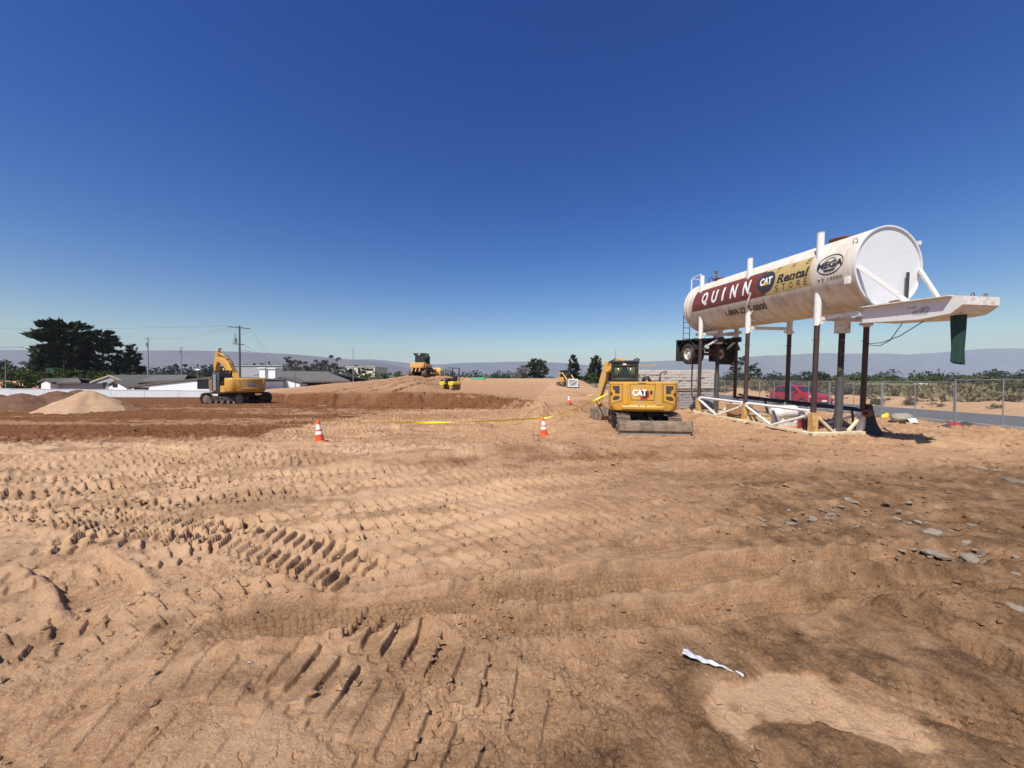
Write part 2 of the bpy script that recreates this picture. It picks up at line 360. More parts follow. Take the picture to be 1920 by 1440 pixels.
def macro(x, y):
    """ground height without the tyre marks and clods"""
    x = np.asarray(x, float); y = np.asarray(y, float)
    px = np.where(y > 0.5, PX(x, y), np.where(x > 0, 4000., -2000.))
    r = np.hypot(x, y)
    wob = fbm(x * 0.15, y * 0.15, 5, 3)
    zc = np.interp(y, [0, 12, 20, 27, 36, 45, 58, 70, 90, 140, 400], [0, 0, .05, .12, .35, .68, 1.55, 2.1, 2.2, 0.6, -0.5])
    zc = zc + (0.12 - zc) * sst(0.155, 0.26, x / np.maximum(y, 1)) * sst(28, 38, y)
    b = np.interp(px, B_PX, B_Y) + wob * 3.0 + fbm(x * .6, y * .6, 9, 3) * 1.3
    zb = np.interp(px, *ZB); zs = np.interp(px, *ZS)
    m1 = zb + (zs - zb) * sst(0, 1, (y - b) / np.maximum(56 - b, 8)); m2 = zb + (zs - zb) * sst(44, 57, y)
    m = m1 + (m2 - m1) * sst(770, 850, px)
    m = m - (m + 1.6) * sst(60, 84, y) * (1 - sst(830, 900, px))
    w = np.maximum(sst(890, 1040, px), sst(16, 11, y))
    back = m + (zc - m) * w
    floor = np.interp(y, [11, 14, 30, 50, 60, 90, 400], [-.1, -.3, -.3, -.48, -.55, -1.4, -2.0])
    xe = 1.7 + fbm(y * .35, y * 0 + 3., 21, 3) * 1.1
    mf = sst(b + .8, b - .6, y) * sst(xe + .7, xe - .8, x) * sst(10.3, 12.3, y + wob)
    z = back * (1 - mf) + floor * mf
    # spoil heap beside the cut, low berm in front of the cones
    z = z + (.62 + 1.1 * fbm(x * .8, y * .8, 131, 3)) * np.exp(-((x - 1.5) / .95) ** 2 - ((y - 18.0) / 2.4) ** 2)
    z = z + .13 * np.exp(-((y - 9.0 - .12 * x - wob) / .55) ** 2) * sst(-4.5, -2.0, x) * sst(6.5, 4.5, x)
    # pad under the tank frame
    c, s = math.cos(TANK_AZ), math.sin(TANK_AZ); dx = x - TANK_O[0]; dy = y - TANK_O[1]
    uu = dx * c + dy * s; ss = -dx * s + dy * c
    wp = sst(2.6, 1.5, np.abs(uu)) * sst(6.2, 4.2, np.abs(ss - 3.0))
    z = z + (math.tan(TANK_TILT) * ss - z) * wp
    # pavers' yard
    wq = sst(6.5, 4, np.hypot(x - 10.8, y - 24.6)) * (1 - wp); z = z + (0.02 - z) * wq
    z = z - .24 * np.exp(-((x - 12.6) / 1.7) ** 2 - ((y - 10.4) / 1.0) ** 2) * (1 - wp)
    # right: verge, road, bank and scrub land
    wr = sst(13.6, 17.5, x) * sst(-6, 0, y); z = z + (-.09 - z) * wr
    z = z + (.95 + .8 * wob) * sst(26.9, 34, x + wob * 1.5) * (y > -20)
    far = sst(90, 260, r); z = z + (-.4 + 2.5 * fbm(x * .004, y * .004, 33, 3) * sst(200, 800, r) - z) * far
    z = z + 0.05 * wob * sst(30, 9, r) * (1 - wr) * (1 - wp)
    return z
def gz(x, y): return float(macro(np.array([x]), np.array([y]))[0])
def pixray(px, py):
    cx, cz = (px - 960) / FPX, (720 - py) / FPX; a = -PITCH
    return np.array([cx, math.cos(a) - cz * math.sin(a), math.sin(a) + cz * math.cos(a)])
def gp(px, py, dmax=160.):
    """where the sight line through a photo pixel meets the ground"""
    d = pixray(px, py); t = np.concatenate([np.arange(1.2, 40, .01), np.arange(40, dmax, .05)])
    x, y, z = d[0] * t, d[1] * t, EYE + d[2] * t
    k = np.argmax(z < macro(x, y)); return Vector((x[k], y[k], float(macro(x[k:k+1], y[k:k+1])[0])))
def W(px, py, d):
    """point on the sight line at forward distance d"""
    r = pixray(px, py); t = d / r[1]; return Vector((r[0] * t, d, EYE + r[2] * t))
def g0(px, py): 
    d = pixray(px, py); t = -EYE / d[2]; return (d[0] * t, d[1] * t)

def smooth_path(pts, n=8):
    P = [np.array(p, float) for p in pts]; P = [2 * P[0] - P[1]] + P + [2 * P[-1] - P[-2]]; out = []
    for i in range(1, len(P) - 2):
        for k in range(n):
            t = k / n; p0, p1, p2, p3 = P[i-1:i+3]
            out.append(.5 * (2 * p1 + (p2 - p0) * t + (2 * p0 - 5 * p1 + 4 * p2 - p3) * t * t + (3 * p1 - p0 - 3 * p2 + p3) * t ** 3))
    out.append(P[-2]); return np.array(out)
# wheel and crawler marks: (path, width, kind, pitch, depth)
def pxpath(*q): return smooth_path([g0(*p) for p in q])
TRACKS = [
    (pxpath((560, 1185), (650, 1232), (760, 1292), (900, 1382), (1010, 1480)), .95, 'lug', .195, .034),
    (pxpath((150, 1300), (330, 1330), (470, 1400), (600, 1500)), .8, 'lug', .21, .012),
    (pxpath((-160, 950), (60, 962), (200, 978), (330, 992), (440, 1006), (540, 1030), (620, 1058), (690, 1095)), .66, 'lug', .165, .044),
    (pxpath((-400, 1022), (-150, 998), (0, 978), (150, 958), (300, 944), (450, 934), (600, 922), (760, 905), (950, 893), (1200, 885)), .66, 'lug', .175, .050),
    (pxpath((-400, 965), (-200, 945), (100, 925), (300, 908), (500, 893), (700, 882), (900, 872)), .62, 'lug', .17, .046),
    (pxpath((-300, 918), (0, 905), (150, 897), (400, 878), (650, 862)), .60, 'lug', .17, .044),
    (pxpath((-300, 890), (0, 882), (200, 872), (450, 858), (600, 850)), .60, 'lug', .18, .040),
    (pxpath((-100, 868), (100, 862), (300, 853), (520, 842)), .60, 'lug', .18, .036),
    (pxpath((60, 1020), (200, 1012), (300, 1010), (480, 985), (640, 960), (760, 945), (900, 920), (1100, 900)), .58, 'lug', .18, .046),
    (pxpath((560, 1010), (640, 1000), (760, 985), (880, 960), (1000, 930), (1150, 905)), .62, 'lug', .18, .040),
    (pxpath((640, 1085), (700, 1060), (850, 1015), (1000, 985), (1150, 965), (1300, 950)), .6, 'lug', .18, .034),
    (pxpath((820, 1080), (950, 1040), (1100, 1010), (1250, 990)), .55, 'lug', .17, .026),
    (pxpath((85, 1035), (140, 1062), (185, 1095), (215, 1140)), .44, 'rib', .10, .080),
    (pxpath((360, 1205), (480, 1172), (700, 1150), (900, 1125), (1100, 1098), (1330, 1075), (1560, 1060), (1900, 1035)), .42, 'smooth', .1, .085),
    (pxpath((900, 1180), (1100, 1168), (1300, 1150), (1450, 1128), (1700, 1105), (2000, 1090)), .32, 'smooth', .1, .055),
    (pxpath((1560, 1120), (1700, 1165), (1820, 1215), (1960, 1290)), .24, 'smooth', .1, .036),
    (pxpath((1650, 1120), (1780, 1150), (1900, 1195), (2050, 1250)), .22, 'smooth', .1, .032),
    (pxpath((1480, 1350), (1640, 1385), (1780, 1425), (1950, 1490)), .4, 'lug', .16, .020),
    (pxpath((1600, 1280), (1760, 1320), (1930, 1370), (2100, 1420)), .42, 'smooth', .16, .022),
    (pxpath((60, 1420), (180, 1310), (290, 1210), (380, 1130)), .26, 'rib', .21, .016),
    (pxpath((1180, 900), (1400, 880), (1650, 868), (1900, 862)), .5, 'lug', .16, .026),
    (pxpath((1050, 960), (1250, 935), (1480, 915), (1800, 900)), .5, 'lug', .16, .026),
    (pxpath((1250, 985), (1400, 975), (1550, 960), (1750, 945)), .6, 'rib', .2, .034),
    (pxpath((1150, 1035), (1350, 1012), (1550, 990), (1850, 965)), .3, 'smooth', .2, .026),
    (pxpath((200, 850), (230, 842), (270, 838), (330, 845), (380, 852)), .5, 'rib', .16, .045),
    (pxpath((-200, 1120), (-60, 1105), (100, 1085), (280, 1050), (420, 1035)), .55, 'lug', .17, .030),
    (pxpath((-200, 1260), (-60, 1230), (60, 1200), (170, 1185), (300, 1150), (420, 1120), (560, 1090)), .5, 'lug', .17, .034),
]
for k in range(9):       # machines going back and forth over the damp fill on the left
    y0 = 13.4 + 1.55 * k; TRACKS.append((smooth_path([(-34, y0 + 2.2 + .3 * math.sin(k)), (-20, y0 + .9), (-11, y0 + .25 * math.sin(2 * k)), (-3.5 - (k % 3), y0 - .15)]), .62, 'lug' if k % 3 else 'smooth', .2, .060))
for k in range(5):       # crawler marks on the dry floor of the cut
    y0 = 13.2 + 1.25 * k; TRACKS.append((smooth_path([(-6.5 + .5 * k, y0 + .5), (-3, y0 + .1), (0.6, y0 + .2 * math.cos(k))]), .5, 'rib', .17, .045))
for k in range(4):
    y0 = 22.5 + 1.5 * k; TRACKS.append((smooth_path([(-15, y0 + 1), (-8, y0), (-1, y0 - .2)]), .6, 'rib', .22, .06))
for k in range(4):       # dozer paths curving up the mound
    x0 = -16 + 2.1 * k; TRACKS.append((smooth_path([(x0 - 1, 34), (x0 - .4, 42), (x0 + 1.2, 49), (x0 + 3.2, 55)]), .7, 'rib', .4, .16))

def apply_tracks(x, y, z, paint):
    rgh = fbm(x * 3, y * 3, 71, 3); mask = np.zeros(len(x))
    for path, wd, kind, pitch, dep in TRACKS:
        dep = dep * 1.35
        mg = wd / 2 + .25; kk = .44
        tm = path[-1] - path[0]; tm = tm / np.hypot(*tm); gd = tm + kk * np.array([-tm[1], tm[0]])
        if gd[0] * ldir.x + gd[1] * ldir.y < 0: path = path[::-1]
        i = np.where((x > path[:, 0].min() - mg) & (x < path[:, 0].max() + mg) & (y > path[:, 1].min() - mg) & (y < path[:, 1].max() + mg))[0]
        if len(i) == 0: continue
        X = x[i]; Y = y[i]; best = np.full(len(i), 1e9); S = np.zeros(len(i)); V = np.zeros(len(i)); acc = 0.; tot = 0.
        for a, b in zip(path[:-1], path[1:]):
            d = b - a; L = math.hypot(*d)
            if L < 1e-6: continue
            t = np.clip(((X - a[0]) * d[0] + (Y - a[1]) * d[1]) / (L * L), 0, 1)
            ex = X - a[0] - t * d[0]; ey = Y - a[1] - t * d[1]; q = ex * ex + ey * ey
            u = q < best; best[u] = q[u]; S[u] = acc + t[u] * L; V[u] = ((d[0] * ey - d[1] * ex) / L)[u]; acc += L
        D = np.sqrt(best); av = np.abs(V); n = rgh[i]
        av = np.where(D > mg, 9., np.maximum(D, av)) + n * .03
        core = sst(wd / 2 + .02, wd / 2 - .03, av)
        ends = sst(0, .25, S) * sst(acc, acc - .25, S)
        soft = np.clip(1.0 + 1.0 * vnoise(X * 1.1, Y * 1.1, 44), .45, 1.25) * ends; mask[i] = np.maximum(mask[i], core * ends)
        edge = np.exp(-((av - wd / 2 - .05) / .06) ** 2) * (.55 + .8 * n)
        jit = n * .018
        if kind == 'lug':
            side = V > 0; lv = V - np.where(side, 1, -1) * wd * .25      # two rows of stepped lugs
            ph = (S + kk * V + np.where(side, 0, pitch * .45) + pitch * .42 * sst(-.14 * wd, -.20 * wd, lv) + jit) / pitch
            f = ph - np.floor(ph); saw = (.25 * f + .75 * sst(.30, .88, f)) * sst(1.0, .91, f)
            amp = sst(.02, .06, np.abs(V)) * core * np.clip(.9 + .9 * vnoise(np.floor(ph) * 7.7 + side, np.floor(ph) * 3.1, 9), .5, 1.2)
            hz = dep * 1.15 * (saw - .35) * amp - dep * .22 * core + dep * .42 * edge
        elif kind == 'rib':
            ph = (S + jit) / pitch; f = ph - np.floor(ph)
            hz = -dep * (.45 + .75 * sst(0, .55, f) * sst(1, .8, f)) * core + dep * .6 * edge
        else:
            hz = -dep * (.55 + .25 * np.cos(2 * np.pi * V / .075)) * core + dep * .75 * edge
            hz = hz - .010 * core * (np.sin(2 * np.pi * (S + .4 * V) / .055) > .2) * (np.abs(V) < wd * .4)
            paint[i, 1] = np.maximum(paint[i, 1], .62 * sst(wd * .62, wd * .3, av) * ends * np.clip(.8 + n, 0, 1)); paint[i, 2] *= 1 - core
        z[i] += hz * soft
    return z, mask

def full(x, y):
    """height with the fine relief, and the soil zones (damp, dark, pale, grassy)"""
    z = macro(x, y); r = np.hypot(x, y); px = PX(x, y); fine = sst(75, 45, r) * (x < 19.2) 
    paint = np.zeros((len(x), 4))
    n1 = fbm(x * .55, y * .55, 3, 4); n2 = fbm(x * 1.8, y * 1.8, 12, 4); n0 = fbm(x * .16, y * .16, 41, 3)
    # soil zones, and a brightness lift painted in at mid left
    ym = np.interp(px, [-2000, 0, 300, 480, 510, 620, 700, 760, 900, 1000, 1040], [10.6, 11.0, 12.4, 13.2, 15.6, 19, 22.5, 24.5, 26.5, 27.5, 60])
    damp = sst(-.5, .6, y - ym + n1 * 1.4) * sst(60, 48, y) * (px < 1040)
    b = np.interp(px, B_PX, B_Y); damp *= 1 - .72 * sst(b + .5, b + 5, y + n1 * 2)
    damp = np.maximum(damp, .45 * sst(.10, .35, n0 + .2) * sst(16, 22, y) * sst(50, 30, y) * (x < 18))
    damp = np.maximum(damp, .62 * np.exp(-((y - 8.6 - .10 * x - n1 * .8) / .75) ** 2) * sst(-4.5, -2.0, x + n1) * sst(10, 5, x) * (.8 + n2))
    ln = fbm(x * .07, y * 1.9 + x * .06, 23, 3); floorz = sst(11, 12.5, y) * sst(34, 30, y)
    damp = damp * (1 - floorz * sst(.22, .36, ln + .12 * n2) * .5)
    st_ = fbm((x * .97 + y * .22) * .35, (-x * .22 + y * .97) * 2.4, 29, 4); n3 = fbm(x * 5, y * 5, 37, 3)
    dark = (.40 * sst(820, 1120, px + st_ * 500 + n1 * 150) + .50 * sst(1150, 1780, px + st_ * 620 + n1 * 120 + n3 * 200)) * sst(8.6, 7.0, y + n1 * .6 + st_ * .6) * (.95 + .7 * n3)
    dark = np.maximum(dark, .75 * np.exp(-((y - 6.9 - n1 * .5) / .42) ** 2) * sst(1000, 1300, px + n2 * 200))
    dark = np.maximum(dark, .38 * sst(.08, .38, fbm(x * 1.1, y * 2.2, 151, 4)) * sst(7, 9, r) * sst(26, 20, r) * (x < 19))
    dark = np.maximum(dark, .45 * sst(.02, .40, n1 * .5 + st_ * .7 + n3 * .5) * sst(15, 9, r))
    ex = (x - 1.66) / .60; ey = (y - 2.08) / .24
    pale = .9 * sst(1.12, .88, np.sqrt(ex * ex + ey * ey) + n2 * .8 + n3 * .55)
    dark = dark * (1 - pale)
    pale = np.maximum(pale, .45 * sst(.05, .4, n2 * .6 + n0 + n3 * .3) * (1 - dark))
    pale = np.where(x > 19.3, .55 + .3 * n1, pale); dark = np.where(x > 19.3, 0, dark)
    pale = np.maximum(pale, .35 * sst(27, 40, y) * (px > 860))
    pale = np.maximum(pale, (.80 + .5 * n3) * sst(2.9, 4.2, y + n1) * sst(13, 10, y) * sst(1200, 850, px + n1 * 200) * (1 - dark))  # local brightness lift painted into the mid-left ground colour
    grass = np.maximum(sst(31, 37, x + n1 * 3), sst(85, 150, r)); grass *= np.where(x > 19, 1, sst(85, 120, r))
    paint[:, 0] = damp; paint[:, 1] = dark; paint[:, 2] = np.clip(pale, 0, 1); paint[:, 3] = grass
    # relief: swells, lumps, crumbs
    calm = 1 - .75 * pale * (r < 5)
    z = z + fine * (.060 * n1 * sst(1.0, 4, r) + .040 * n2) * calm
    z = z + .10 * ln * floorz * fine * (px < 1000)
    crumb = fbm(x * 7, y * 7, 55, 3); fines = fbm(x * 22, y * 22, 65, 3)
    rid = 1 - np.abs(fbm(x * 5.1, y * 5.1, 81, 3)) * 2.6
    patch = sst(-.12, .28, fbm(x * .8 + 9, y * .8, 91, 3))
    z, mask = apply_tracks(x, y, z, paint); loose = (1 - .80 * mask)
    z = z + fine * calm * loose * (.022 * crumb + (.012 + .034 * patch) * np.clip(crumb, 0, 1) + .024 * np.clip(rid - .5, 0, 1) * (.25 + patch) * sst(1.5, 5, r))
    z = z + fine * calm * (1 - .45 * mask) * ((.008 + .014 * patch) * fines + .005 * fbm(x * 60, y * 60, 67, 2) * sst(6, 3, r))
    z = z + sst(75, 50, r) * sst(14, 20, r) * fine * (.06 * fbm(x * 1.4, y * 1.4, 15, 3) + .05 * crumb) * (1 - .5 * mask)
    mid = sst(7, 10, r) * sst(30, 22, r) * fine * (1 - .6 * mask)
    z = z + mid * (.055 * np.clip(fbm(x * 2.6, y * 2.6, 141, 4), -.1, 1) + .05 * np.clip(crumb, 0, 1) * (.4 + patch))
    # drying cracks, right foreground
    v1 = np.abs(fbm(x * 6.5, y * 6.5, 101, 2)); crk = sst(.014, .003, v1) * sst(.05, .3, n1) * sst(9, 6, r)
    z = z - .016 * crk
    # shrinkage step of the cut face
    face = sst(b - 1.6, b - .2, y) * sst(b + 1.6, b + .2, y) * (px > 540) * (px < 1010)
    z = z + face * (.30 * fbm(x * .9, y * .5, 61, 4) + .10 * np.sin(x * 7 + 3 * n2) * (px > 860))
    hump = sst(30, 34, y) * sst(66, 58, y) * sst(520, 600, px) * sst(900, 820, px)
    z = z + hump * (.16 * fbm(x * .45, y * .45, 113, 4) + .10 * np.clip(fbm(x * 1.6, y * 1.6, 117, 3), 0, 1))
    # level where structure stands on the soil
    z = np.where(x > 19.2, macro(x, y) - .02 * (x < 27) + .05 * n2 * (x > 27), z)
    z = np.where((x > 19.45) & (x < 26.95), z - .10, z)
    return z, paint

def make_ground():
    th = []
    for a0, a1, n in ((-180, -70, 60), (-70, -58, 60), (-58, 58, 1180), (58, 70, 60), (70, 180, 60)):
        th += list(np.linspace(a0, a1, n, endpoint=False))
    th = np.radians(np.array(th)); nt = len(th)
    r = [.25, .5, .8, 1.1, 1.3]
    while r[-1] < 62: r.append(r[-1] + min(max(.0075, .8 * r[-1] ** 2 / 700), .13 if r[-1] < 40 else .2))
    while r[-1] < 10500: r.append(r[-1] * 1.055)
    r = np.array(r); nr = len(r)
    X = (r[:, None] * np.sin(th)[None]).ravel(); Y = (r[:, None] * np.cos(th)[None]).ravel()
    Z, paint = full(X, Y)
    co = np.empty((nr * nt + 1, 3), np.float32); co[:-1, 0] = X; co[:-1, 1] = Y; co[:-1, 2] = Z; co[-1] = (0, 0, 0)
    i = np.arange(nr - 1)[:, None] * nt; k = np.arange(nt)[None]; k2 = (k + 1) % nt
    q = np.stack([i + k, i + nt + k, i + nt + k2, i + k2], -1).reshape(-1, 4)[:, ::-1]
    tri = np.stack([np.full(nt, nr * nt), np.arange(nt), (np.arange(nt) + 1) % nt], -1)[:, ::-1]
    me = bpy.data.meshes.new('ground'); nl = q.size + tri.size
    me.vertices.add(len(co)); me.vertices.foreach_set('co', co.ravel())
    me.loops.add(nl); me.loops.foreach_set('vertex_index', np.concatenate([q.ravel(), tri.ravel()]).astype(np.int32))
    me.polygons.add(len(q) + len(tri))
    st = np.concatenate([np.arange(len(q)) * 4, q.size + np.arange(nt) * 3]).astype(np.int32)
    me.polygons.foreach_set('loop_start', st)
    me.update(calc_edges=True)
    at = me.attributes.new('soil', 'FLOAT_COLOR', 'POINT'); pc = np.zeros((len(co), 4), np.float32); pc[:-1] = paint
    at.data.foreach_set('color', pc.ravel())
    me.polygons.foreach_set('use_smooth', np.ones(len(me.polygons), bool))
    print('ground', nr, nt, len(q) * 2)
    m = bpy.data.materials.new('soil'); m.use_nodes = True; MATS['soil'] = m
    n = m.node_tree.nodes; l = m.node_tree.links; bs = n['Principled BSDF']
    bs.inputs['Roughness'].default_value = .95; bs.inputs['Specular IOR Level'].default_value = .12
    a = n.new('ShaderNodeAttribute'); a.attribute_name = 'soil'; sep = n.new('ShaderNodeSeparateColor'); l.new(a.outputs['Color'], sep.inputs[0])
    tc = n.new('ShaderNodeTexCoord')
    def noise(sc, det=6, rg=.6):
        t = n.new('ShaderNodeTexNoise'); t.inputs['Scale'].default_value = sc; t.inputs['Detail'].default_value = det; t.inputs['Roughness'].default_value = rg
        l.new(tc.outputs['Object'], t.inputs['Vector']); return t.outputs['Fac']
    def mix(f, ca, cb):
        x = n.new('ShaderNodeMix'); x.data_type = 'RGBA'
        if isinstance(f, float): x.inputs[0].default_value = f
        else: l.new(f, x.inputs[0])
        for s, c in ((6, ca), (7, cb)):
            if isinstance(c, tuple): x.inputs[s].default_value = (*c, 1)
            else: l.new(c, x.inputs[s])
        return x.outputs[2]
    def ramp(f, lo, hi, o0=0., o1=1.):
        x = n.new('ShaderNodeMapRange'); x.inputs[1].default_value = lo; x.inputs[2].default_value = hi; x.inputs[3].default_value = o0; x.inputs[4].default_value = o1
        l.new(f, x.inputs[0]); return x.outputs[0]
    big = noise(.7, 8, .65); med = noise(6, 8, .7); fin = noise(70, 4, .7)
    dry = mix(ramp(big, .35, .65), (.335, .182, .090), (.405, .236, .124))
    spk = noise(190, 3, .6); grt = noise(26, 5, .75)
    dry = mix(ramp(med, .46, .64), dry, (.445, .275, .152))
    dry = mix(ramp(fin, .52, .66, 0, .65), dry, (.50, .345, .22))
    dry = mix(ramp(fin, .47, .34, 0, .6), dry, (.215, .118, .060))
    dry = mix(ramp(grt, .44, .32, 0, .75), dry, (.235, .132, .070))
    dry = mix(ramp(spk, .60, .70, 0, .6), dry, (.55, .43, .32))
    dry = mix(ramp(spk, .38, .30, 0, .7), dry, (.12, .068, .038))
    wet = mix(ramp(med, .42, .6), (.115, .048, .019), (.180, .080, .034))
    wet = mix(ramp(grt, .54, .68, 0, .6), wet, (.25, .125, .058))
    drk = mix(ramp(med, .42, .6), (.105, .056, .027), (.205, .112, .053))
    drk = mix(ramp(fin, .50, .66, 0, .6), drk, (.28, .175, .10))
    drk = mix(ramp(spk, .60, .72, 0, .6), drk, (.36, .29, .22))
    drk = mix(ramp(grt, .44, .34, 0, .7), drk, (.060, .040, .026))
    pal = mix(ramp(fin, .35, .7), (.46, .285, .160), (.56, .375, .225))
    grs = mix(ramp(big, .4, .6), (.19, .15, .08), (.11, .105, .045))
    c = mix(sep.outputs[2], dry, pal); c = mix(sep.outputs[1], c, drk); c = mix(sep.outputs[0], c, wet)
    gf = n.new('ShaderNodeMath'); gf.operation = 'MULTIPLY'; l.new(a.outputs['Alpha'], gf.inputs[0]); l.new(ramp(med, .3, .55), gf.inputs[1])
    c = mix(gf.outputs[0], c, grs)
    l.new(c, bs.inputs['Base Color'])
    hsum = n.new('ShaderNodeMath'); hsum.operation = 'MULTIPLY_ADD'; hsum.inputs[1].default_value = .35; l.new(noise(160, 5, .7), hsum.inputs[0]); l.new(noise(38, 6, .7), hsum.inputs[2])
    bp = n.new('ShaderNodeBump'); bp.inputs['Strength'].default_value = .9; bp.inputs['Distance'].default_value = .022
    l.new(hsum.outputs[0], bp.inputs['Height']); l.new(bp.outputs[0], bs.inputs['Normal'])
    me.materials.append(m)
    o = bpy.data.objects.new('ground', me); COL.objects.link(o)
    tag(o, 'bare sandy construction ground with tyre marks', None, kind='structure')
    return o
ground = make_ground()

# ---------------------------------------------------------------- road, kerb
def strip(name, x0, x1, y0, y1, z, mat, label, n=60, thick=.12):
    mb = MB(); ys = [y0 + (y1 - y0) * k / n for k in range(n + 1)]
    mb.loft([[(x0, y, z - thick), (x1, y, z - thick), (x1, y, z), (x0, y, z)] for y in ys])
    o = mb.build(name, mat, smooth=0); return tag(o, label, None, kind='structure')
strip('road', 19.75, 26.7, -30, 120, -.075, 'asphalt', 'grey asphalt road beyond the chain link fence')
strip('kerb', 19.52, 19.75, -30, 120, .015, 'concrete', 'pale concrete kerb along the near side of the road')

# ---------------------------------------------------------------- elevated water tank on its wheeled stand
u_ = Vector((math.cos(TANK_AZ), math.sin(TANK_AZ), 0))
a_ = Vector((-math.sin(TANK_AZ) * math.cos(TANK_TILT), math.cos(TANK_AZ) * math.cos(TANK_TILT), math.sin(TANK_TILT)))
v_ = u_.cross(a_)
T = thing('water_tank_tower', 'long cream cylindrical water tank raised on brown steel legs with a wheeled rear', 'water tank')
T.matrix_world = Matrix(((u_.x, a_.x, v_.x, TANK_O[0]), (u_.y, a_.y, v_.y, TANK_O[1]), (u_.z, a_.z, v_.z, 0.0), (0, 0, 0, 1)))
TR, TC, S0, S1 = 1.2, 5.24, -1.22, 7.1
ax = (0, 1, 0)
prof = [(TR - .004, S0)]
s = S0 + .02
for k in range(40): prof.append((TR, S0 + .02 + (6.62 - S0) * k / 39))
prof += [(TR + .012, 6.66), (TR + .012, 6.72), (TR, 6.74), (TR, 6.84), (TR + .012, 6.86), (TR + .012, 6.92), (TR - .01, 6.95), (TR - .09, 7.10), (TR - .30, 7.22), (.6, 7.30), (.01, 7.33)]
shell = MB().lathe(prof, (0, 0, TC), ax, 96).build('tank_shell', 'tank_cream', T, smooth=50)
MB().lathe([(.001, S0 + .035), (TR - .03, S0 + .035)], (0, 0, TC), ax, 96).build('end_plate', 'tank_white', T, smooth=0)
MB().lathe([(TR - .035, S0 + .05), (TR - .035, S0 - .012), (TR + .012, S0 - .012), (TR + .012, S0 + .05)], (0, 0, TC), ax, 96).build('end_rim', 'tank_white', T)
for sp in (2.55, 4.6):
    MB().lathe([(TR - .01, sp - .012), (TR + .003, sp - .008), (TR + .003, sp + .008), (TR - .01, sp + .012)], (0, 0, TC), ax, 96).build('weld_seam', 'tank_cream', shell)
def on_tank(off):
    """2-D x = towards the front of the tank, y = arc length upward from the left mid line"""
    def f(x, y):
        a = y / TR; return Vector((-(TR + off) * math.cos(a), -x, TC + (TR + off) * math.sin(a)))
    return f
def arc(deg): return math.radians(deg) * TR
# coordinates: x = -s
bt, bb = arc(33), arc(-14)
def quad(*p): return list(p), [tuple(range(len(p)))]
bn = wrap('maroon_banner', quad((-6.30, bb), (-1.93, bb), (-2.05, bt), (-6.12, bt)), on_tank(.004), 'banner_maroon', T, .05)
bn['label'] = 'maroon banner with white lettering'
tn = wrap('tan_banner', quad((-1.925, bb), (-.14, bb), (-.20, bt), (-2.045, bt)), on_tank(.004), 'banner_tan', T, .05)
for ch, sx in zip('QUINN', (-5.36, -4.70, -4.16, -3.56, -2.87)):
    w = {'I': .07}.get(ch, .40)
    wrap('letter', fit(text2d(ch, 1, .14, .035), w + (.12 if ch == 'I' else 0), arc(27) if ch != 'Q' else arc(30)), on_tank(.008), 'ink_white', bn, .05, at=(sx, arc(9)))
wrap('emblem_disc', ellipse(.40, arc(19.5)), on_tank(.008), 'ink_charcoal', tn, .05, at=(-1.93, arc(10)))
wrap('emblem_lettering', fit(text2d('CAT', 1, .0, .05), .54, arc(14)), on_tank(.012), 'ink_white', tn, .05, at=(-1.93, arc(11)))
wrap('emblem_triangle', quad((-.14, 0), (.14, 0), (0, arc(6.5))), on_tank(.016), 'ink_gold', tn, .05, at=(-1.91, arc(4)))
wrap('letter', fit(text2d('Rental', 1, .18, .03), 1.22, arc(15)), on_tank(.008), 'ink_black', tn, .05, at=(-.83, arc(9)))
# slab serifs under the word
for dx in (-.55, -.41, -.10, .02, .36, .52):
    wrap('serif', quad((-.055, 0), (.055, 0), (.055, arc(1.4)), (-.055, arc(1.4))), on_tank(.009), 'ink_black', tn, .05, at=(-.83 + dx, arc(1.9)))
for ch, sx, ay in zip('THE', (-1.46, -.88, -.32), (26.5, 27, 27)):
    wrap('letter', fit(text2d(ch, 1, .35, -.004), .20 if ch != 'H' else .16, arc(9)), on_tank(.008), 'ink_black', tn, .05, at=(sx, arc(ay)))
for ch, sx in zip('STORE', (-1.45, -1.15, -.87, -.58, -.32)):
    wrap('letter', fit(text2d(ch, 1, .1, -.004), .14, arc(10)), on_tank(.008), 'ink_black', tn, .05, at=(sx, arc(-6)))
wrap('phone_number', fit(text2d('1-888-22', 1, .12, .03), 1.16, arc(13)), on_tank(.005), 'ink_black', T, .05, at=(-3.65, arc(-33)))
wrap('phone_number', fit(text2d('5-8800', 1, .12, .03), .90, arc(13)), on_tank(.005), 'ink_black', T, .05, at=(-2.50, arc(-33)))
em = wrap('maker_emblem', ellipse(.41, arc(15.5), hole=(.385, arc(13.6))), on_tank(.005), 'ink_charcoal', T, .05, at=(.46, arc(10.5)))
wrap('emblem_ring', ellipse(.21, arc(11.5), hole=(.165, arc(8.8))), on_tank(.005), 'ink_grey', em, .05, at=(.46, arc(10.5)))
wrap('emblem_lettering', fit(text2d('MEGA', 1, .05, .05), .80, arc(10.5)), on_tank(.010), 'ink_charcoal', em, .05, at=(.46, arc(10.5)))
wrap('emblem_bar', quad((-.20, arc(-7)), (.20, arc(-7)), (.14, arc(-10)), (-.14, arc(-10))), on_tank(.009), 'ink_charcoal', em, .05, at=(.46, arc(10.5)))
wrap('model_number', fit(text2d('PT', 1, 0, .01, spacing=1.5), .20, arc(4.8)), on_tank(.005), 'ink_charcoal', T, .05, at=(.20, arc(-11)))
wrap('model_number', fit(text2d('10000', 1, 0, .01, spacing=1.2), .44, arc(5.2)), on_tank(.005), 'ink_charcoal', T, .05, at=(.63, arc(-11)))
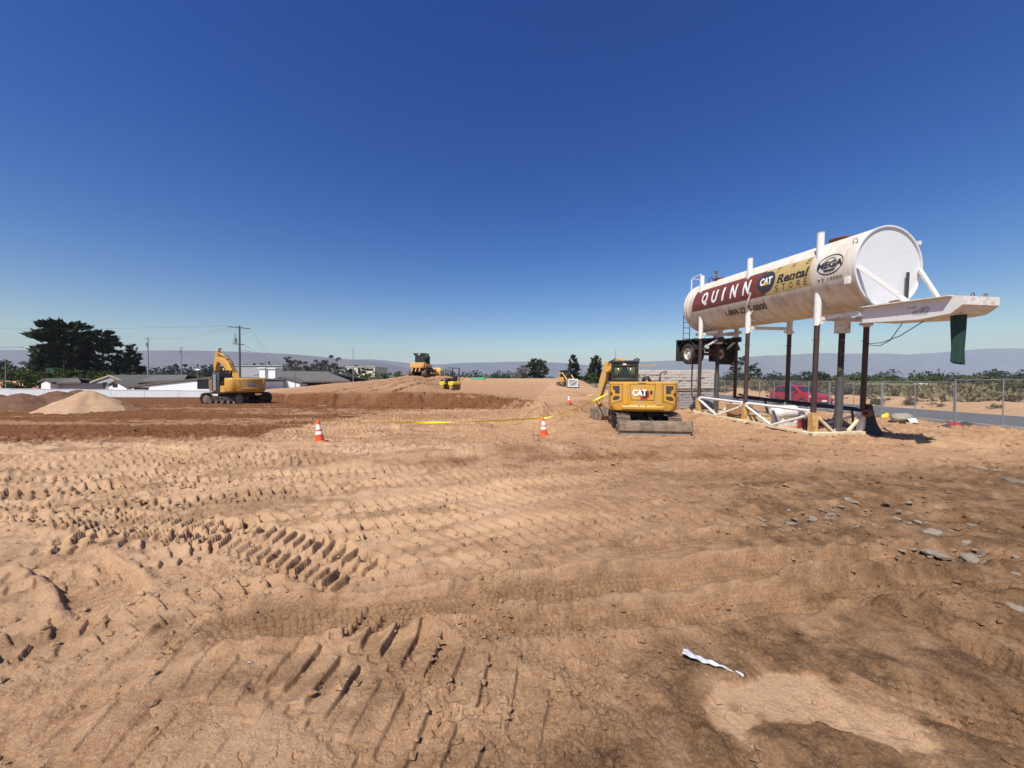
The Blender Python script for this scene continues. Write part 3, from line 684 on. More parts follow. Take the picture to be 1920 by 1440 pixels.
# legs with sleeves through the tank
SLEG = (0.06, 2.97, 5.88)
for side in (-1, 1):
    for s in SLEG:
        x = .97 * side
        lg = MB().cyl((x, s, .10), (x, s, 3.66), .078, n=20).build('leg', 'leg_brown', T)
        MB().cyl((x, s, 3.62), (x, s, 6.6), .102, n=24).build('leg_sleeve', 'white_paint', lg)
        MB().cyl((x, s, 6.6), (x, s, 6.615), .108, n=24).build('sleeve_cap', 'white_rusty', lg)
        MB().box((x, s, .43), (.21, .21, .66)).build('leg_socket', 'rust_yellow' if side < 0 else 'white_rusty', lg, bevel=.02)
        MB().box((x, s, .05), (.42, .42, .10)).build('foot_plate', 'cream_frame', lg, bevel=.008)
        MB().beam((x - .16, s + .02, 3.16), (x + .16, s + .02, 3.16), .02, .02).build('lock_pin', 'rust', lg); MB().box((x, s - .12, 3.70), (.09, .10, .10)).build('lock_bracket', 'white_rusty', lg); MB().cyl((x - .13 * side, s + .11, 3.72), (x - .13 * side, s, 3.72), .045, n=10).build('lock_eye', 'white_rusty', lg)
for s in (.05, 5.93):
    rm = MB().cyl((0, s, .16), (0, s, 3.45), .085, n=20).build('lifting_ram', 'leg_brown' if s > 3 else 'track_dark', T)
    MB().cyl((0, s, .14), (0, s, 1.95), .112, n=20).build('ram_barrel', 'ram_grey', rm)
    MB().box((0, s, 3.76), (.30, .30, .74)).build('ram_housing', 'white_rusty', rm, bevel=.012)
    mb = MB()
    for q in (-.09, .09): mb.beam((q, s, .10), (q * .3, s, .32), .03, .10)
    mb.build('ram_lug', 'white_rusty', rm)
# under-tank cross members
for s in SLEG:
    mb = MB(); mb.beam((-.97, s, 3.85), (.97, s, 3.85), .10, .12); mb.beam((-.97, s + .05, 4.15), (.97, s + .05, 4.15), .06, .06)
    mb.build('cross_member', 'white_rusty', T)
for side in (-1, 1):
    MB().beam((.62 * side, -1.0, 3.90), (.62 * side, .12, 3.90), .09, .12).build('under_rail', 'white_rusty', T); MB().beam((.62 * side, 5.2, 3.90), (.62 * side, 6.7, 3.90), .09, .13).build('under_rail', 'white_rusty', T)
# base truss
def pipe(name, p0, p1, r=.045, mat='white_paint'): return MB().cyl(p0, p1, r, n=14).build(name, mat, T)
for side in (-1, 1):
    x = .97 * side
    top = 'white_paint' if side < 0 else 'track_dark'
    for i in (0, 1):
        s0, s1 = SLEG[i] + .11, SLEG[i + 1] - .11; mid = (s0 + s1) / 2
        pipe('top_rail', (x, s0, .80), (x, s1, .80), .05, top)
        xo = x + .16 * side
        pipe('truss_brace', (x + .02 * side, s0, .66), (xo, mid - .05, .14), .045)
        pipe('truss_brace', (x + .02 * side, s1, .66), (xo, mid + .05, .14), .045)
        MB().beam((x + .05 * side, s0 - .15, .07), (xo, mid, .07), .11, .10).build('bottom_rail', 'cream_frame', T, bevel=.01)
        MB().beam((xo, mid + .004, .074), (x + .05 * side, s1 + .15, .074), .11, .10).build('bottom_rail', 'cream_frame', T, bevel=.01)
        MB().box((x + .08 * side, s0 + .03, .74), (.06, .10, .17)).build('gusset', 'white_rusty', T)
        MB().box((x + .08 * side, s1 - .03, .74), (.06, .10, .17)).build('gusset', 'white_rusty', T)
for s in (SLEG[0], SLEG[2]):
    MB().box((0, s - .12 if s < 1 else s + .12, .062), (2.36, .17, .124)).build('end_beam', 'cream_frame', T, bevel=.012)
    for side in (-1, 1):
        MB().beam((.86 * side, s - .05, .62), (.30 * side, s - .1, .13), .09, .075).build('end_brace', 'cream_frame', T, bevel=.008)
MB().box((0, SLEG[1], .06), (1.7, .14, .10)).build('cross_beam', 'cream_frame', T)
# gooseneck at the front with its struts, hitch plate
HW = .57
gn = MB()
side_poly = [(-1.0, 3.60), (-2.35, 3.53), (-3.02, 3.60), (-3.24, 3.79), (-3.24, 4.00), (-3.1, 4.03), (-1.0, 4.05)]
for x in (-HW, HW - .02): gn.prism(side_poly, (x, 0, 0), (0, 1, 0), (0, 0, 1), (.02, 0, 0))
gneck = gn.build('gooseneck_side', 'white_paint', T)
gneck['label'] = 'white tapered side plates with a grimy stencilled number'
mb = MB(); mb.box((0, -2.1, 3.99), (2 * HW - .05, 2.2, .016)); mb.box((0, -3.232, 3.895), (2 * HW - .044, .018, .205)); mb.build('gooseneck_deck', 'white_rusty', T)
mb = MB(); pl = [(-1.0, 3.612), (-2.35, 3.542), (-3.02, 3.612), (-3.226, 3.795)]
mb.loft([[(-HW + .021, y, z), (HW - .021, y, z), (HW - .021, y, z + .012), (-HW + .021, y, z + .012)] for y, z in pl]); mb.build('gooseneck_underside', 'white_rusty', T, smooth=0)
mb = MB()
for x in (-HW - .14, HW - .04): mb.prism([(-.98, 4.045), (-3.05, 4.02), (-3.05, 4.045), (-.98, 4.08)], (x, 0, 0), (0, 1, 0), (0, 0, 1), (.18, 0, 0))
mb.build('gooseneck_flange', 'white_rusty', T)
wrap('stencil_number', fit(text2d('291385', 1, .1), .20, .045), lambda x, y: Vector((-HW - .004, -x, y)), 'ink_charcoal', T, .5, at=(2.22, 3.86))
pm('grime', (.10, .09, .075), .9, var=.6, scale=9, dirt=(.72, .71, .69), dirt_amt=.75, dirt_scale=7, stretch=(1, 1, .45))
wrap('grime_patch', quad((2.25, 3.66), (2.55, 3.64), (2.62, 3.78), (2.56, 3.86), (2.4, 3.83), (2.22, 3.75)), lambda x, y: Vector((-HW - .002, -x, y)), 'grime', T, .5)
for side in (-1, 1):
    MB().beam((1.10 * side, -1.23, 5.20), (.56 * side, -2.12, 4.04), .075, .10).build('end_strut', 'white_paint', T, bevel=.008)
    for q in (0, 1):
        mb = MB(); y = -3.18; x = (.22 if q else -.18)
        mb.tube([(x - .045, y, 3.99), (x - .045, y, 4.06), (x - .02, y, 4.085), (x + .02, y, 4.085), (x + .045, y, 4.06), (x + .045, y, 3.99)], .012, 6)
        if side > 0: mb.build('lifting_eye', 'rust', T)
MB().box((.62, S0 - .05, 4.62), (.09, .03, .95)).build('sight_gauge', 'ink_charcoal', T)
mb = MB(); mb.tube([(.1 + .1 * k, -1.5 - .14 * k, 4.02 + .12 * math.sin(k * .45)) for k in range(9)], .045, 8); mb.tube([(.75, -1.4, 4.0), (.82, -1.45, 4.18), (.95, -1.6, 4.22), (1.0, -1.8, 4.05)], .02, 6); mb.build('coiled_hose', 'track_dark', T)
MB().tube([(-.15, -1.35, 4.02), (-.15, -1.42, 4.16), (-.05, -1.5, 4.19), (.12, -1.6, 4.03)], .05, 8).build('hand_pump', 'rust', T)
# discharge sock
def sock(u, v):
    a = 2 * math.pi * u; w = .155 + .03 * v; z = 3.62 - 1.25 * v
    fold = 1 + .16 * math.sin(4 * a + 2 * v) * (.3 + v); x = .02 + .06 * v + w * math.cos(a) * fold; y = -2.82 + (.13 - .05 * v) * math.sin(a) * fold
    return (x, y, z - .03 * math.cos(a) * v)
MB().sheet(sock, 40, 14).build('discharge_sock', 'hose_green', T, smooth=80)
MB().cyl((.02, -2.82, 3.66), (.02, -2.82, 3.50), .12, n=18).build('discharge_outlet', 'white_rusty', T)
mb = MB()
mb.tube([(.97, .0, 3.02), (.8, -.5, 2.96), (.55, -.95, 3.10), (.4, -1.35, 3.58)], .012, 6)
mb.tube([(.97, .0, 3.06), (.7, -.6, 3.05), (.4, -1.3, 3.20), (.2, -2.0, 3.56)], .012, 6); mb.build('pull_cable', 'cable', T)
# fittings on the shell
for s in (.2, 5.9):
    MB().lathe([(.30, -.06), (.30, .05), (.34, .055), (.34, .085), (.001, .10)], (0, s, TC + TR), (0, 0, 1), 24).build('manhole', 'rust', T)
mb = MB(); f = on_tank(.06)
p = [on_tank(o)(.98 + dx, arc(36 + dy)) for o, dx, dy in ((.0, 0, 0), (.07, 0, 1), (.10, .03, 3), (.10, .09, 4), (.06, .12, 1), (0, .12, -1))]; mb.tube(p, .012, 6); mb.build('lifting_hook', 'galv', T)
MB().box(on_tank(.03)(1.0, arc(-19)), (.07, .16, .22)).build('marker_light_box', 'white_rusty', T, bevel=.01)
MB().box((1.13, S0 + .08, 6.02), (.1, .1, .12)).build('lug', 'white_paint', T)
mb = MB()
mb.tube([(-.62, 5.35, TC + 1.02), (-.62, 5.35, TC + 1.42), (-.62, 5.42, TC + 1.46)], .03, 8); mb.box((-.62, 5.38, TC + 1.44), (.1, .1, .12)); mb.build('vent_pipe', 'track_dark', T)
for x in (-.75,):
    mb = MB(); z = TC + .95
    mb.tube([(x, 7.0, z), (x, 7.0, z + .52), (x, 6.95, z + .57), (x, 6.3, z + .60), (x, 6.25, z + .55), (x, 6.25, z)], .028, 8)
    mb.tube([(x + .7, 7.05, z + .2), (x + .7, 7.05, z + .52), (x, 7.0, z + .55)], .02, 8); mb.build('guard_rail', 'white_paint', T)
MB().tube([(-.55, 5.95, TC + 1.05), (-.55, 5.93, TC + 1.28), (-.5, 5.85, TC + 1.33), (-.45, 5.7, TC + 1.1)], .02, 8).build('filler_handle', 'track_dark', T)
mb = MB()
for x in (-.98, -.62): mb.tube([(x, 7.25, 3.35), (x, 7.25, 4.9)], .018, 6)
for z in np.arange(3.45, 4.9, .28): mb.tube([(-.98, 7.25, z), (-.62, 7.25, z)], .014, 6)
mb.build('ladder', 'cable', T)
mb = MB(); mb.tube([(-.75, 2.62, TC - .42), (-.95, 2.70, TC - .62), (-.99, 2.82, TC - .85)], .028, 8); mb.tube([(-1.19, 2.64, TC - .05), (-1.22, 2.70, TC - .30), (-1.16, 2.86, TC - .55), (-1.03, 2.95, TC - .75)], .035, 8); mb.build('inlet_pipe', 'white_rusty', T)
MB().lathe([(.05, -.03), (.09, 0), (.05, .03)], (-1.22, 2.68, TC - .16), (0, 1, .3), 12).build('valve_wheel', 'rust', T)
# rear axle, dual wheels, chassis
ch = MB()
for x in (-.45, .45): ch.beam((x, 5.0, 3.55), (x, 7.55, 3.55), .12, .22)
ch.box((0, 7.42, 3.60), (2.44, .12, .14)); ch.box((0, 5.98, 3.60), (2.44, .10, .12))
chs = ch.build('rear_chassis', 'black_paint', T, bevel=.01)
for side in (-1, 1):
    mb = MB(); n = 10
    pts = [(6.56 + .66 * math.cos(math.radians(a)), 2.92 + .68 * math.sin(math.radians(a))) for a in np.linspace(15, 165, n)]
    mb.loft([[(side * .62, y, z), (side * 1.24, y, z), (side * 1.24, y, z + .02), (side * .62, y, z + .02)] for y, z in pts]); mb.box((side * .93, 6.7, 3.62), (.6, 1.45, .05)); mb.build('fender', 'black_paint', T)
    MB().box((side * .95, 7.42, 3.05), (.60, .02, .98)).build('mud_flap', 'rubber', T)
    MB().beam((side * .5, 5.3, 3.55), (side * .75, 6.5, 3.0), .07, .08).build('suspension_arm', 'white_rusty', T)
    for x in (1.06, .74):
        w = thing('wheel', None, None); w.parent = T; w.location = (side * x, 6.56, 2.92); w.rotation_euler = (0, 0, 0 if side > 0 else math.pi)
        R0 = .52
        pr = [(.285, -.11), (.30, -.125), (.40, -.145), (.47, -.14), (.505, -.125), (R0, -.10)]
        for g in (-.06, -.02, .02, .06): pr += [(R0, g - .012), (R0 - .018, g - .008), (R0 - .018, g + .008), (R0, g + .012)]
        pr += [(R0, .10), (.505, .125), (.47, .14), (.40, .145), (.30, .125), (.285, .11)]
        MB().lathe(pr, (0, 0, 0), (1, 0, 0), 48).build('tyre', 'rubber', w, smooth=60)
        out = x > 1
        rp = [(.29, .115), (.27, .12), (.265, .02), (.20, .00), (.10, .01), (.09, .09), (.001, .10)] if out else [(.29, .115), (.27, .12), (.26, -.05), (.001, -.05)]
        MB().lathe(rp, (0, 0, 0), (1, 0, 0), 32).build('rim', 'tank_cream', w, smooth=50)
MB().cyl((-.7, 6.56, 2.92), (.7, 6.56, 2.92), .07, n=12).build('axle', 'rust', T)
mb = MB(); mb.cyl((-.2, 6.2, 3.1), (-.2, 6.5, 3.1), .09, n=12); mb.cyl((.2, 6.2, 3.1), (.2, 6.5, 3.1), .09, n=12); mb.build('brake_chamber', 'rust', T)
# outlet pipes on the far side
mb = MB(); mb.tube([(.97, 5.6, .95), (.99, 5.3, .90), (1.0, 4.0, .86), (1.0, .25, .84)], .05, 8); mb.tube([(1.0, 4.1, .86), (1.02, 4.05, .5), (1.1, 4.0, .2)], .04, 8); mb.tube([(.9, .35, .84), (.9, .3, .5), (.9, .3, .14)], .03, 8)
mb.build('outlet_pipe', 'black_paint', T)
MB().tube([(-.9, 6.55, 2.4), (-.95, 6.5, 1.6), (-1.0, 6.4, .9), (-.92, 6.1, .25), (-.85, 5.95, .05)], .035, 8).build('drain_hose', 'track_dark', T)
MB().lathe([(.05, -.08), (.13, -.06), (.13, .06), (.05, .08)], (.88, -.16, .74), (1, .2, 0), 14).build('valve', 'rust', T)

def tl(u, s, v=0.0):
    return T.matrix_world @ Vector((u, s, v))
RZ = TANK_AZ
# ---------------------------------------------------------------- things standing inside the stand
o = thing('cardboard_box', 'brown cardboard box with printed marks inside the tank stand', 'box', tl(-.25, 4.1, 0), RZ + .1)
MB().box((0, 0, .42), (.86, .62, .46)).build('carton', 'cardboard', o, bevel=.006)
MB().box((0, -.003, .42), (.07, .632, .466)).build('packing_tape', 'pallet_wood', o)
mb = MB(); mb.box((.22, -.3125, .50), (.12, .004, .12)); mb.box((.30, -.3125, .42), (.2, .004, .02)); mb.build('printed_mark', 'ink_black', o)
mb = MB(); mb.box((-.25, -.1, .685), (.28, .24, .06)); mb.box((.05, -.1, .68), (.26, .2, .05)); mb.build('paper_sheet', 'sack_white', o)
mb = MB(); mb.box((-.25, 0, .095), (.3, .55, .19)); mb.box((.2, 0, .095), (.34, .5, .19)); mb.build('spare_carton', 'cardboard', o)
o = thing('wooden_pallet', 'pale timber pallet leaning beside the second near leg of the tank stand', 'pallet', tl(-.35, 3.1, .02), RZ - .35)
for k in range(5): MB().box((-.42 + .21 * k, 0, .30), (.15, 1.0, .02), Matrix.Rotation(.0, 3, 'X')).build('slat', 'timber', o)
for k in range(3): MB().box((0, -.42 + .42 * k, .24), (1.0, .09, .09)).build('stringer', 'timber', o)
MB().box((0, -.1, .11), (1.1, .8, .17)).build('crate_base', 'timber', o)
o = thing('gas_cylinder', 'white horizontal gas cylinder on skids inside the tank stand', 'gas cylinder', tl(-.15, 2.0, 0), RZ)
o.rotation_euler = (0, 0, RZ + .12)
MB().lathe([(.001, -.62), (.12, -.61), (.22, -.55), (.265, -.45), (.27, -.3), (.27, .3), (.265, .45), (.22, .55), (.12, .61), (.001, .62)], (.1, 0, .52), (1, 0, 0), 32).build('cylinder_body', 'compressor_white', o)
for x in (-.35, .35): MB().box((x + .1, 0, .21), (.07, .4, .22)).build('saddle', 'compressor_white', o)
MB().beam((-.72, -.12, .08), (.80, -.12, .08), .13, .13).build('skid', 'white_rusty', o); MB().beam((-.72, .18, .08), (.80, .18, .08), .13, .13).build('skid', 'white_rusty', o)
MB().cyl((.1, 0, .78), (.1, 0, .90), .035).build('valve_stem', 'galv', o); MB().prism([(0, 0), (.32, 0), (.10, .52), (0, .52)], (-.85, -.25, .12), (1, 0, 0), (0, 0, 1), (0, .03, 0)).build('splash_guard', 'galv', o)
o = thing('toolbox', 'low dark red tool chest on the ground under the tank', 'toolbox', tl(.45, 1.45, 0), RZ + .3)
MB().box((0, 0, .14), (.95, .36, .26)).build('chest', 'cloth_red', o, bevel=.02); MB().box((0, 0, .285), (.98, .38, .03)).build('lid', 'cloth_red', o, bevel=.01); MB().tube([(-.1, -.19, .2), (-.06, -.22, .2), (.06, -.22, .2), (.1, -.19, .2)], .01).build('handle', 'galv', o)
o = thing('drain_pipe', 'black curved hose stub lying near the centre ram of the stand', 'hose', tl(-.35, .9, 0), RZ)
MB().tube([(.9, .1, .05), (.4, .0, .05), (.05, -.05, .08), (-.05, -.08, .25), (.02, -.1, .45), (.06, -.1, .52)], .05, 10).build('hose_body', 'black_paint', o); MB().cyl((.06, -.1, .5), (.07, -.1, .58), .06).build('coupling', 'track_dark', o)
o = thing('debris_tarp', 'black plastic sheeting bundled against the front right leg of the stand', 'tarp', tl(1.02, -.10, 0), RZ)
def tarp(u, v):
    a = 2 * math.pi * u; h = 1.02 * (1 - v); w = .10 + .22 * v ** 1.8; fold = 1 + .18 * math.sin(5 * a + 3 * v) + .09 * math.sin(11 * a)
    return (.05 + .16 * v + w * math.cos(a) * fold, .02 + .6 * w * math.sin(a) * fold, max(h + .02 * math.sin(7 * a) * v, .0))
MB().sheet(tarp, 48, 16).build('sheeting', 'tarp_black', o, smooth=60); MB().tube([(-.2, -.05, .74), (.1, -.13, .78), (.2, .0, .76)], .015).build('tie_cord', 'cable', o)

# ---------------------------------------------------------------- traffic cones and tape
def cone(loc, tilt, label, h=.71):
    o = thing('traffic_cone', label, 'traffic cone', loc, random.Random(label).random() * 1.5, 'orange and white traffic cones')
    o.rotation_euler = (tilt[0], tilt[1], o.rotation_euler[2])
    MB().lathe([(.001, .0), (.19, 0.0), (.195, .03), (.145, .045), (.14, .05), (.125, .12), (.118, .155)], (0, 0, .0), (0, 0, 1), 28).build('cone_body', 'cone_orange', o)
    def R(z): return .14 - (.14 - .032) * (z - .05) / (h - .05)
    for a, b, m, nm in ((.10, .27, 'cone_orange', 'orange_band'), (.27, .37, 'cone_white', 'reflective_collar'), (.37, .42, 'cone_orange', 'orange_band'), (.42, .57, 'cone_white', 'reflective_collar'), (.57, h, 'cone_orange', 'cone_tip')):
        pr = [(R(a), a), (R(b), b)]
        if nm == 'cone_tip': pr += [(.028, h + .004), (.016, h + .004), (.014, h - .05)]
        MB().lathe(pr, (0, 0, 0), (0, 0, 1), 28).build(nm, m, o)
    MB().box((0, 0, .018), (.36, .36, .036)).build('base_plate', 'rubber', o, bevel=.01)
    return o
c1 = gp(600, 830); c2 = gp(1020, 818); c3 = gp(1067, 757)
cone(c1 + Vector((0, 0, -.005)), (.03, -.07), 'orange cone with two white bands, leftmost, tied to the yellow tape')
cone(c2 + Vector((0, 0, -.005)), (0, -.05), 'orange cone with white bands beside the spoil heap where the tape bends')
cone(c3 + Vector((0, 0, -.005)), (0, .04), 'small distant orange cone left of the mini excavator bucket')
cone(tl(2.9, 2.6, .0) * 1, (0, 0), 'little orange and white cone seen behind the tank stand legs', .5).scale = (.7, .7, .7)
def tape(name, p0, p1, sag, label, tw=1.0, seed=1, n=60):
    rd = random.Random(seed); p0 = Vector(p0); p1 = Vector(p1); d = (p1 - p0).normalized(); sd = Vector((-d.y, d.x, 0)).normalized(); mb = MB()
    def f(u, v):
        c = p0.lerp(p1, u) - Vector((0, 0, sag * 4 * u * (1 - u))); a = 1.2 + tw * 5.5 * u + .6 * math.sin(9 * u + seed)
        w = .030 * (2 * v - 1); return c + Vector((0, 0, 1)) * (w * math.cos(a)) + sd * (w * math.sin(a))
    mb.sheet(f, n, 1); o = mb.build(name, 'tape_yellow', smooth=0, solid=.001)
    return tag(o, label, 'caution tape', 'yellow caution tapes')

# ---------------------------------------------------------------- mini excavator in front of the tank
def track_path(L, R, n_arc=7, n_st=12, sag=0.0):
    """closed outline of a crawler belt in (y, z): half wheelbase L, radius R"""
    p = []
    for k in range(n_st): p.append((-L + 2 * L * k / n_st, 0))
    for k in range(n_arc): a = -math.pi / 2 + math.pi * k / n_arc; p.append((L + R * math.cos(a), R + R * math.sin(a)))
    for k in range(n_st): p.append((L - 2 * L * k / n_st, 2 * R))
    for k in range(n_arc): a = math.pi / 2 + math.pi * k / n_arc; p.append((-L + R * math.cos(a), R + R * math.sin(a)))
    return p
def crawler(parent, x, w, L, R, rot, mat, n_shoes, singles=True, shoe_t=.03):
    """one crawler: belt of shoes, frame, idler, sprocket, rollers; rot = yaw of the undercarriage"""
    Rm = Matrix.Rotation(rot, 4, 'Z')
    P = 4 * L + 2 * math.pi * R; root = None
    belt = MB(); belt.X = Rm; pts = track_path(L, R)
    ring = [[(x - w * .42, y, z), (x + w * .42, y, z), ] for y, z in pts]
    ip = [(y * (1 - .05 / (L + R)), R + (z - R) * (1 - .055 / R)) for y, z in pts]
    n = len(pts); vs = []
    for (y, z), (y2, z2) in zip(pts, ip): vs += [(x - w * .42, y, z), (x + w * .42, y, z), (x + w * .42, y2, z2), (x - w * .42, y2, z2)]
    fs = []
    for k in range(n):
        j = (k + 1) % n
        for e in range(4): fs.append((4 * k + e, 4 * k + (e + 1) % 4, 4 * j + (e + 1) % 4, 4 * j + e))
    belt.add(vs, fs); root = belt.build('crawler_belt', 'track_dark', parent)
    proto = None; shoes = MB(); pit = P / n_shoes
    for k in range(n_shoes):
        d = k * pit
        if d < 2 * L: y, z, a = -L + d, 0, math.pi
        elif d < 2 * L + math.pi * R: t = (d - 2 * L) / R; y, z, a = L + R * math.sin(t), R - R * math.cos(t), math.pi - t
        elif d < 4 * L + math.pi * R: e = d - 2 * L - math.pi * R; y, z, a = L - e, 2 * R, 0
        else: t = (d - 4 * L - math.pi * R) / R; y, z, a = -L - R * math.sin(t), R + R * math.cos(t), t
        mx = Rm @ Matrix.Translation((x, y, z)) @ Matrix.Rotation(a, 4, 'X')
        def shp(mb):
            mb.box((0, 0, 0), (w, pit * .90, shoe_t)); mb.box((0, -pit * .28, shoe_t * .8), (w * .98, pit * .16, shoe_t)); mb.box((0, pit * .2, shoe_t * .7), (w * .98, pit * .12, shoe_t * .7))
        if singles:
            if proto is None: mb = MB(); shp(mb); proto = mb.build('track_shoe', mat, root); q = proto
            else: q = share(proto, None, root)
            q.matrix_local = mx
        else: shoes.X = mx; shp(shoes)
    if not singles: shoes.build('track_shoes', mat, root)
    fr = MB(); fr.X = Rm; fr.box((x, 0, R), (w * .5, 2 * L, R * .9)); fr.build('track_frame', 'track_dark', parent, bevel=.02)
    for y, nm in ((L, 'idler_wheel'), (-L, 'drive_sprocket')):
        mb = MB(); mb.X = Rm; mb.lathe([(.001, -w * .36), (R * .5, -w * .36), (R * .55, -w * .30), (R * .82, -w * .30), (R * .86, -w * .2), (R * .86, w * .2), (R * .82, w * .30), (R * .5, w * .36), (.001, w * .36)], (x, y, R), (1, 0, 0), 24); mb.build(nm, 'track_steel', parent)
    for k in range(5):
        mb = MB(); mb.X = Rm; y = -L * .72 + L * 1.44 * k / 4; mb.cyl((x - w * .36, y, R * .34), (x + w * .36, y, R * .34), R * .28, n=16); mb.build('track_roller', 'track_steel', parent)

def rounded_plan(w, y0, y1, rc_back, bulge, n=8):
    """plan outline: back edge at y0 bulging rearward, rounded rear corners, front at y1"""
    pts = []
    for k in range(n + 1):
        t = k / n; a = math.pi + (math.pi / 2) * t
        pts.append((-w + rc_back + rc_back * math.cos(a), y0 + rc_back + rc_back * math.sin(a)))
    for k in range(1, 12):
        x = -w + rc_back + (2 * w - 2 * rc_back) * k / 12; pts.append((x, y0 - bulge * (1 - (x / (w - rc_back)) ** 2)))
    for k in range(n + 1):
        t = k / n; a = 1.5 * math.pi + (math.pi / 2) * t
        pts.append((w - rc_back + rc_back * math.cos(a), y0 + rc_back + rc_back * math.sin(a)))
    pts += [(w, y1), (-w, y1)]
    return pts

ex_c = gp(1228, 818); blade_d = ex_c.y
EXA = math.radians(17.5); UCA = math.radians(7.5)
ctr = Vector((ex_c.x + 2.12 * math.sin(UCA), ex_c.y + 2.12 * math.cos(UCA), 0)); ctr.z = gz(ctr.x, ctr.y) + .02
E = thing('mini_excavator', 'yellow mini excavator with dark cab and grey dozer blade, seen from behind', 'excavator', ctr, -EXA)
ur = EXA - UCA           # undercarriage yaw relative to the house
crawler(E, -.86, .45, 1.05, .30, ur, 'track_steel', 44)
crawler(E, .86, .45, 1.05, .30, ur, 'track_steel', 44)
UM = Matrix.Rotation(ur, 4, 'Z')
mb = MB(); mb.X = UM; mb.box((0, 0, .42), (1.35, 1.2, .34)); mb.cyl((0, 0, .55), (0, 0, .74), .55, n=28); mb.beam((-.35, -.5, .38), (-.35, -1.95, .30), .14, .16); mb.beam((.35, -.5, .38), (.35, -1.95, .30), .14, .16); mb.cyl((0, -.6, .52), (0, -1.85, .42), .055, n=12)
mb.build('undercarriage_frame', 'black_paint', E, bevel=.015)
mb = MB(); mb.X = UM
prof = [(-2.02, .02), (-2.10, .06), (-2.16, .14), (-2.14, .30), (-2.08, .42), (-2.06, .46), (-2.00, .46), (-2.03, .40), (-2.06, .28), (-2.05, .14), (-1.99, .03)]
mb.prism([(y, z) for y, z in prof], (-1.14, 0, 0), (0, 1, 0), (0, 0, 1), (2.28, 0, 0)); bl = mb.build('dozer_blade', 'blade_steel', E)
mb = MB(); mb.X = UM; mb.box((0, -2.085, .045), (2.24, .03, .10)); mb.build('cutting_edge', 'galv', bl)
for sx in (-1, 1):
    mb = MB(); mb.X = UM; mb.box((sx * 1.15, -2.06, .25), (.025, .24, .42)); mb.build('blade_end_plate', 'blade_steel', bl)
# upper structure
BW, BY = 1.155, -1.34
body = MB()
lev = [(.70, .80, .10), (.74, .93, .02), (.86, 1.0, 0), (1.66, 1.0, 0), (1.715, .995, .004), (1.735, .97, .03)]
rings = []
for z, sc, inn in lev: rings.append([(x * sc, (y + inn) if y < 0 else y, z) for x, y in rounded_plan(BW, BY, .25, .30, .14)])
body.loft(rings); hb = body.build('engine_housing', 'cat_yellow', E, smooth=45)
def rear_y(x):
    rc = .30; w = BW; ax_ = abs(x)
    if ax_ <= w - rc: return BY - .14 * (1 - (x / (w - rc)) ** 2)
    return BY + rc - math.sqrt(max(rc * rc - (ax_ - (w - rc)) ** 2, 0))
def on_rear(off): return lambda x, z: Vector((x, rear_y(x) - off, z))
def rear(name, poly, off, mat, parent, thick=0.0): return wrap(name, quad(*poly), on_rear(off), mat, parent, .07, axis=0)
pm('panel_gap', (.10, .055, .012), .8)
def door(name, poly, parent, inset=.018):
    cx = sum(p[0] for p in poly) / len(poly); cz = sum(p[1] for p in poly) / len(poly)
    g = rear('panel_joint', poly, .004, 'panel_gap', parent)
    q = [(cx + (x - cx) * (1 - inset / max(abs(x - cx), .05)), cz + (z - cz) * (1 - inset / max(abs(z - cz), .05))) for x, z in poly]
    return rear(name, q, .016, 'cat_yellow', parent)
dl = door('side_door', [(-1.09, .94), (-.67, 1.06), (-.66, 1.66), (-1.09, 1.66)], E)
dr = door('side_door', [(.66, 1.06), (1.07, .93), (1.09, 1.66), (.66, 1.66)], E)
dc = door('engine_door', [(-.38, 1.10), (.38, 1.10), (.43, 1.66), (-.43, 1.66)], E)
for sx, d in ((-1, dl), (1, dr)):
    rear('vent_grille', [(sx * x, z) for x, z in ((.76, 1.32), (.92, 1.32), (.92, 1.42), (1.0, 1.50), (1.0, 1.585), (.76, 1.60))], .020, 'vent_mesh', d)
    rear('vent_grille', [(sx * x, z) for x, z in ((.76, 1.24), (.92, 1.24), (1.0, 1.16), (1.0, 1.10), (.90, 1.08), (.76, 1.14))], .020, 'vent_mesh', d)
    rear('latch', [(sx * x, z) for x, z in ((1.01, 1.25), (1.07, 1.25), (1.07, 1.36), (1.01, 1.36))], .024, 'ink_black', d)
    rear('tail_reflector', [(sx * x, z) for x, z in ((1.0, .83), (1.09, .85), (1.10, .88), (1.0, .87))], .012, 'light_red', E)
    mb = MB(); pts = [(sx * .10, .86)]
    MB().lathe([(.001, .02), (.03, .02), (.042, .0), (.042, -.03)], (sx * .11, BY - .17, .90), (0, -1, 0), 16).build('tie_down_ring', 'chrome', E)
rear('latch', [(.245, 1.30), (.32, 1.30), (.32, 1.43), (.245, 1.43)], .022, 'ink_black', dc)
MB().box((-.02, BY - .13, 1.705), (.26, .06, .045)).build('door_handle', 'cat_yellow', E, bevel=.008)
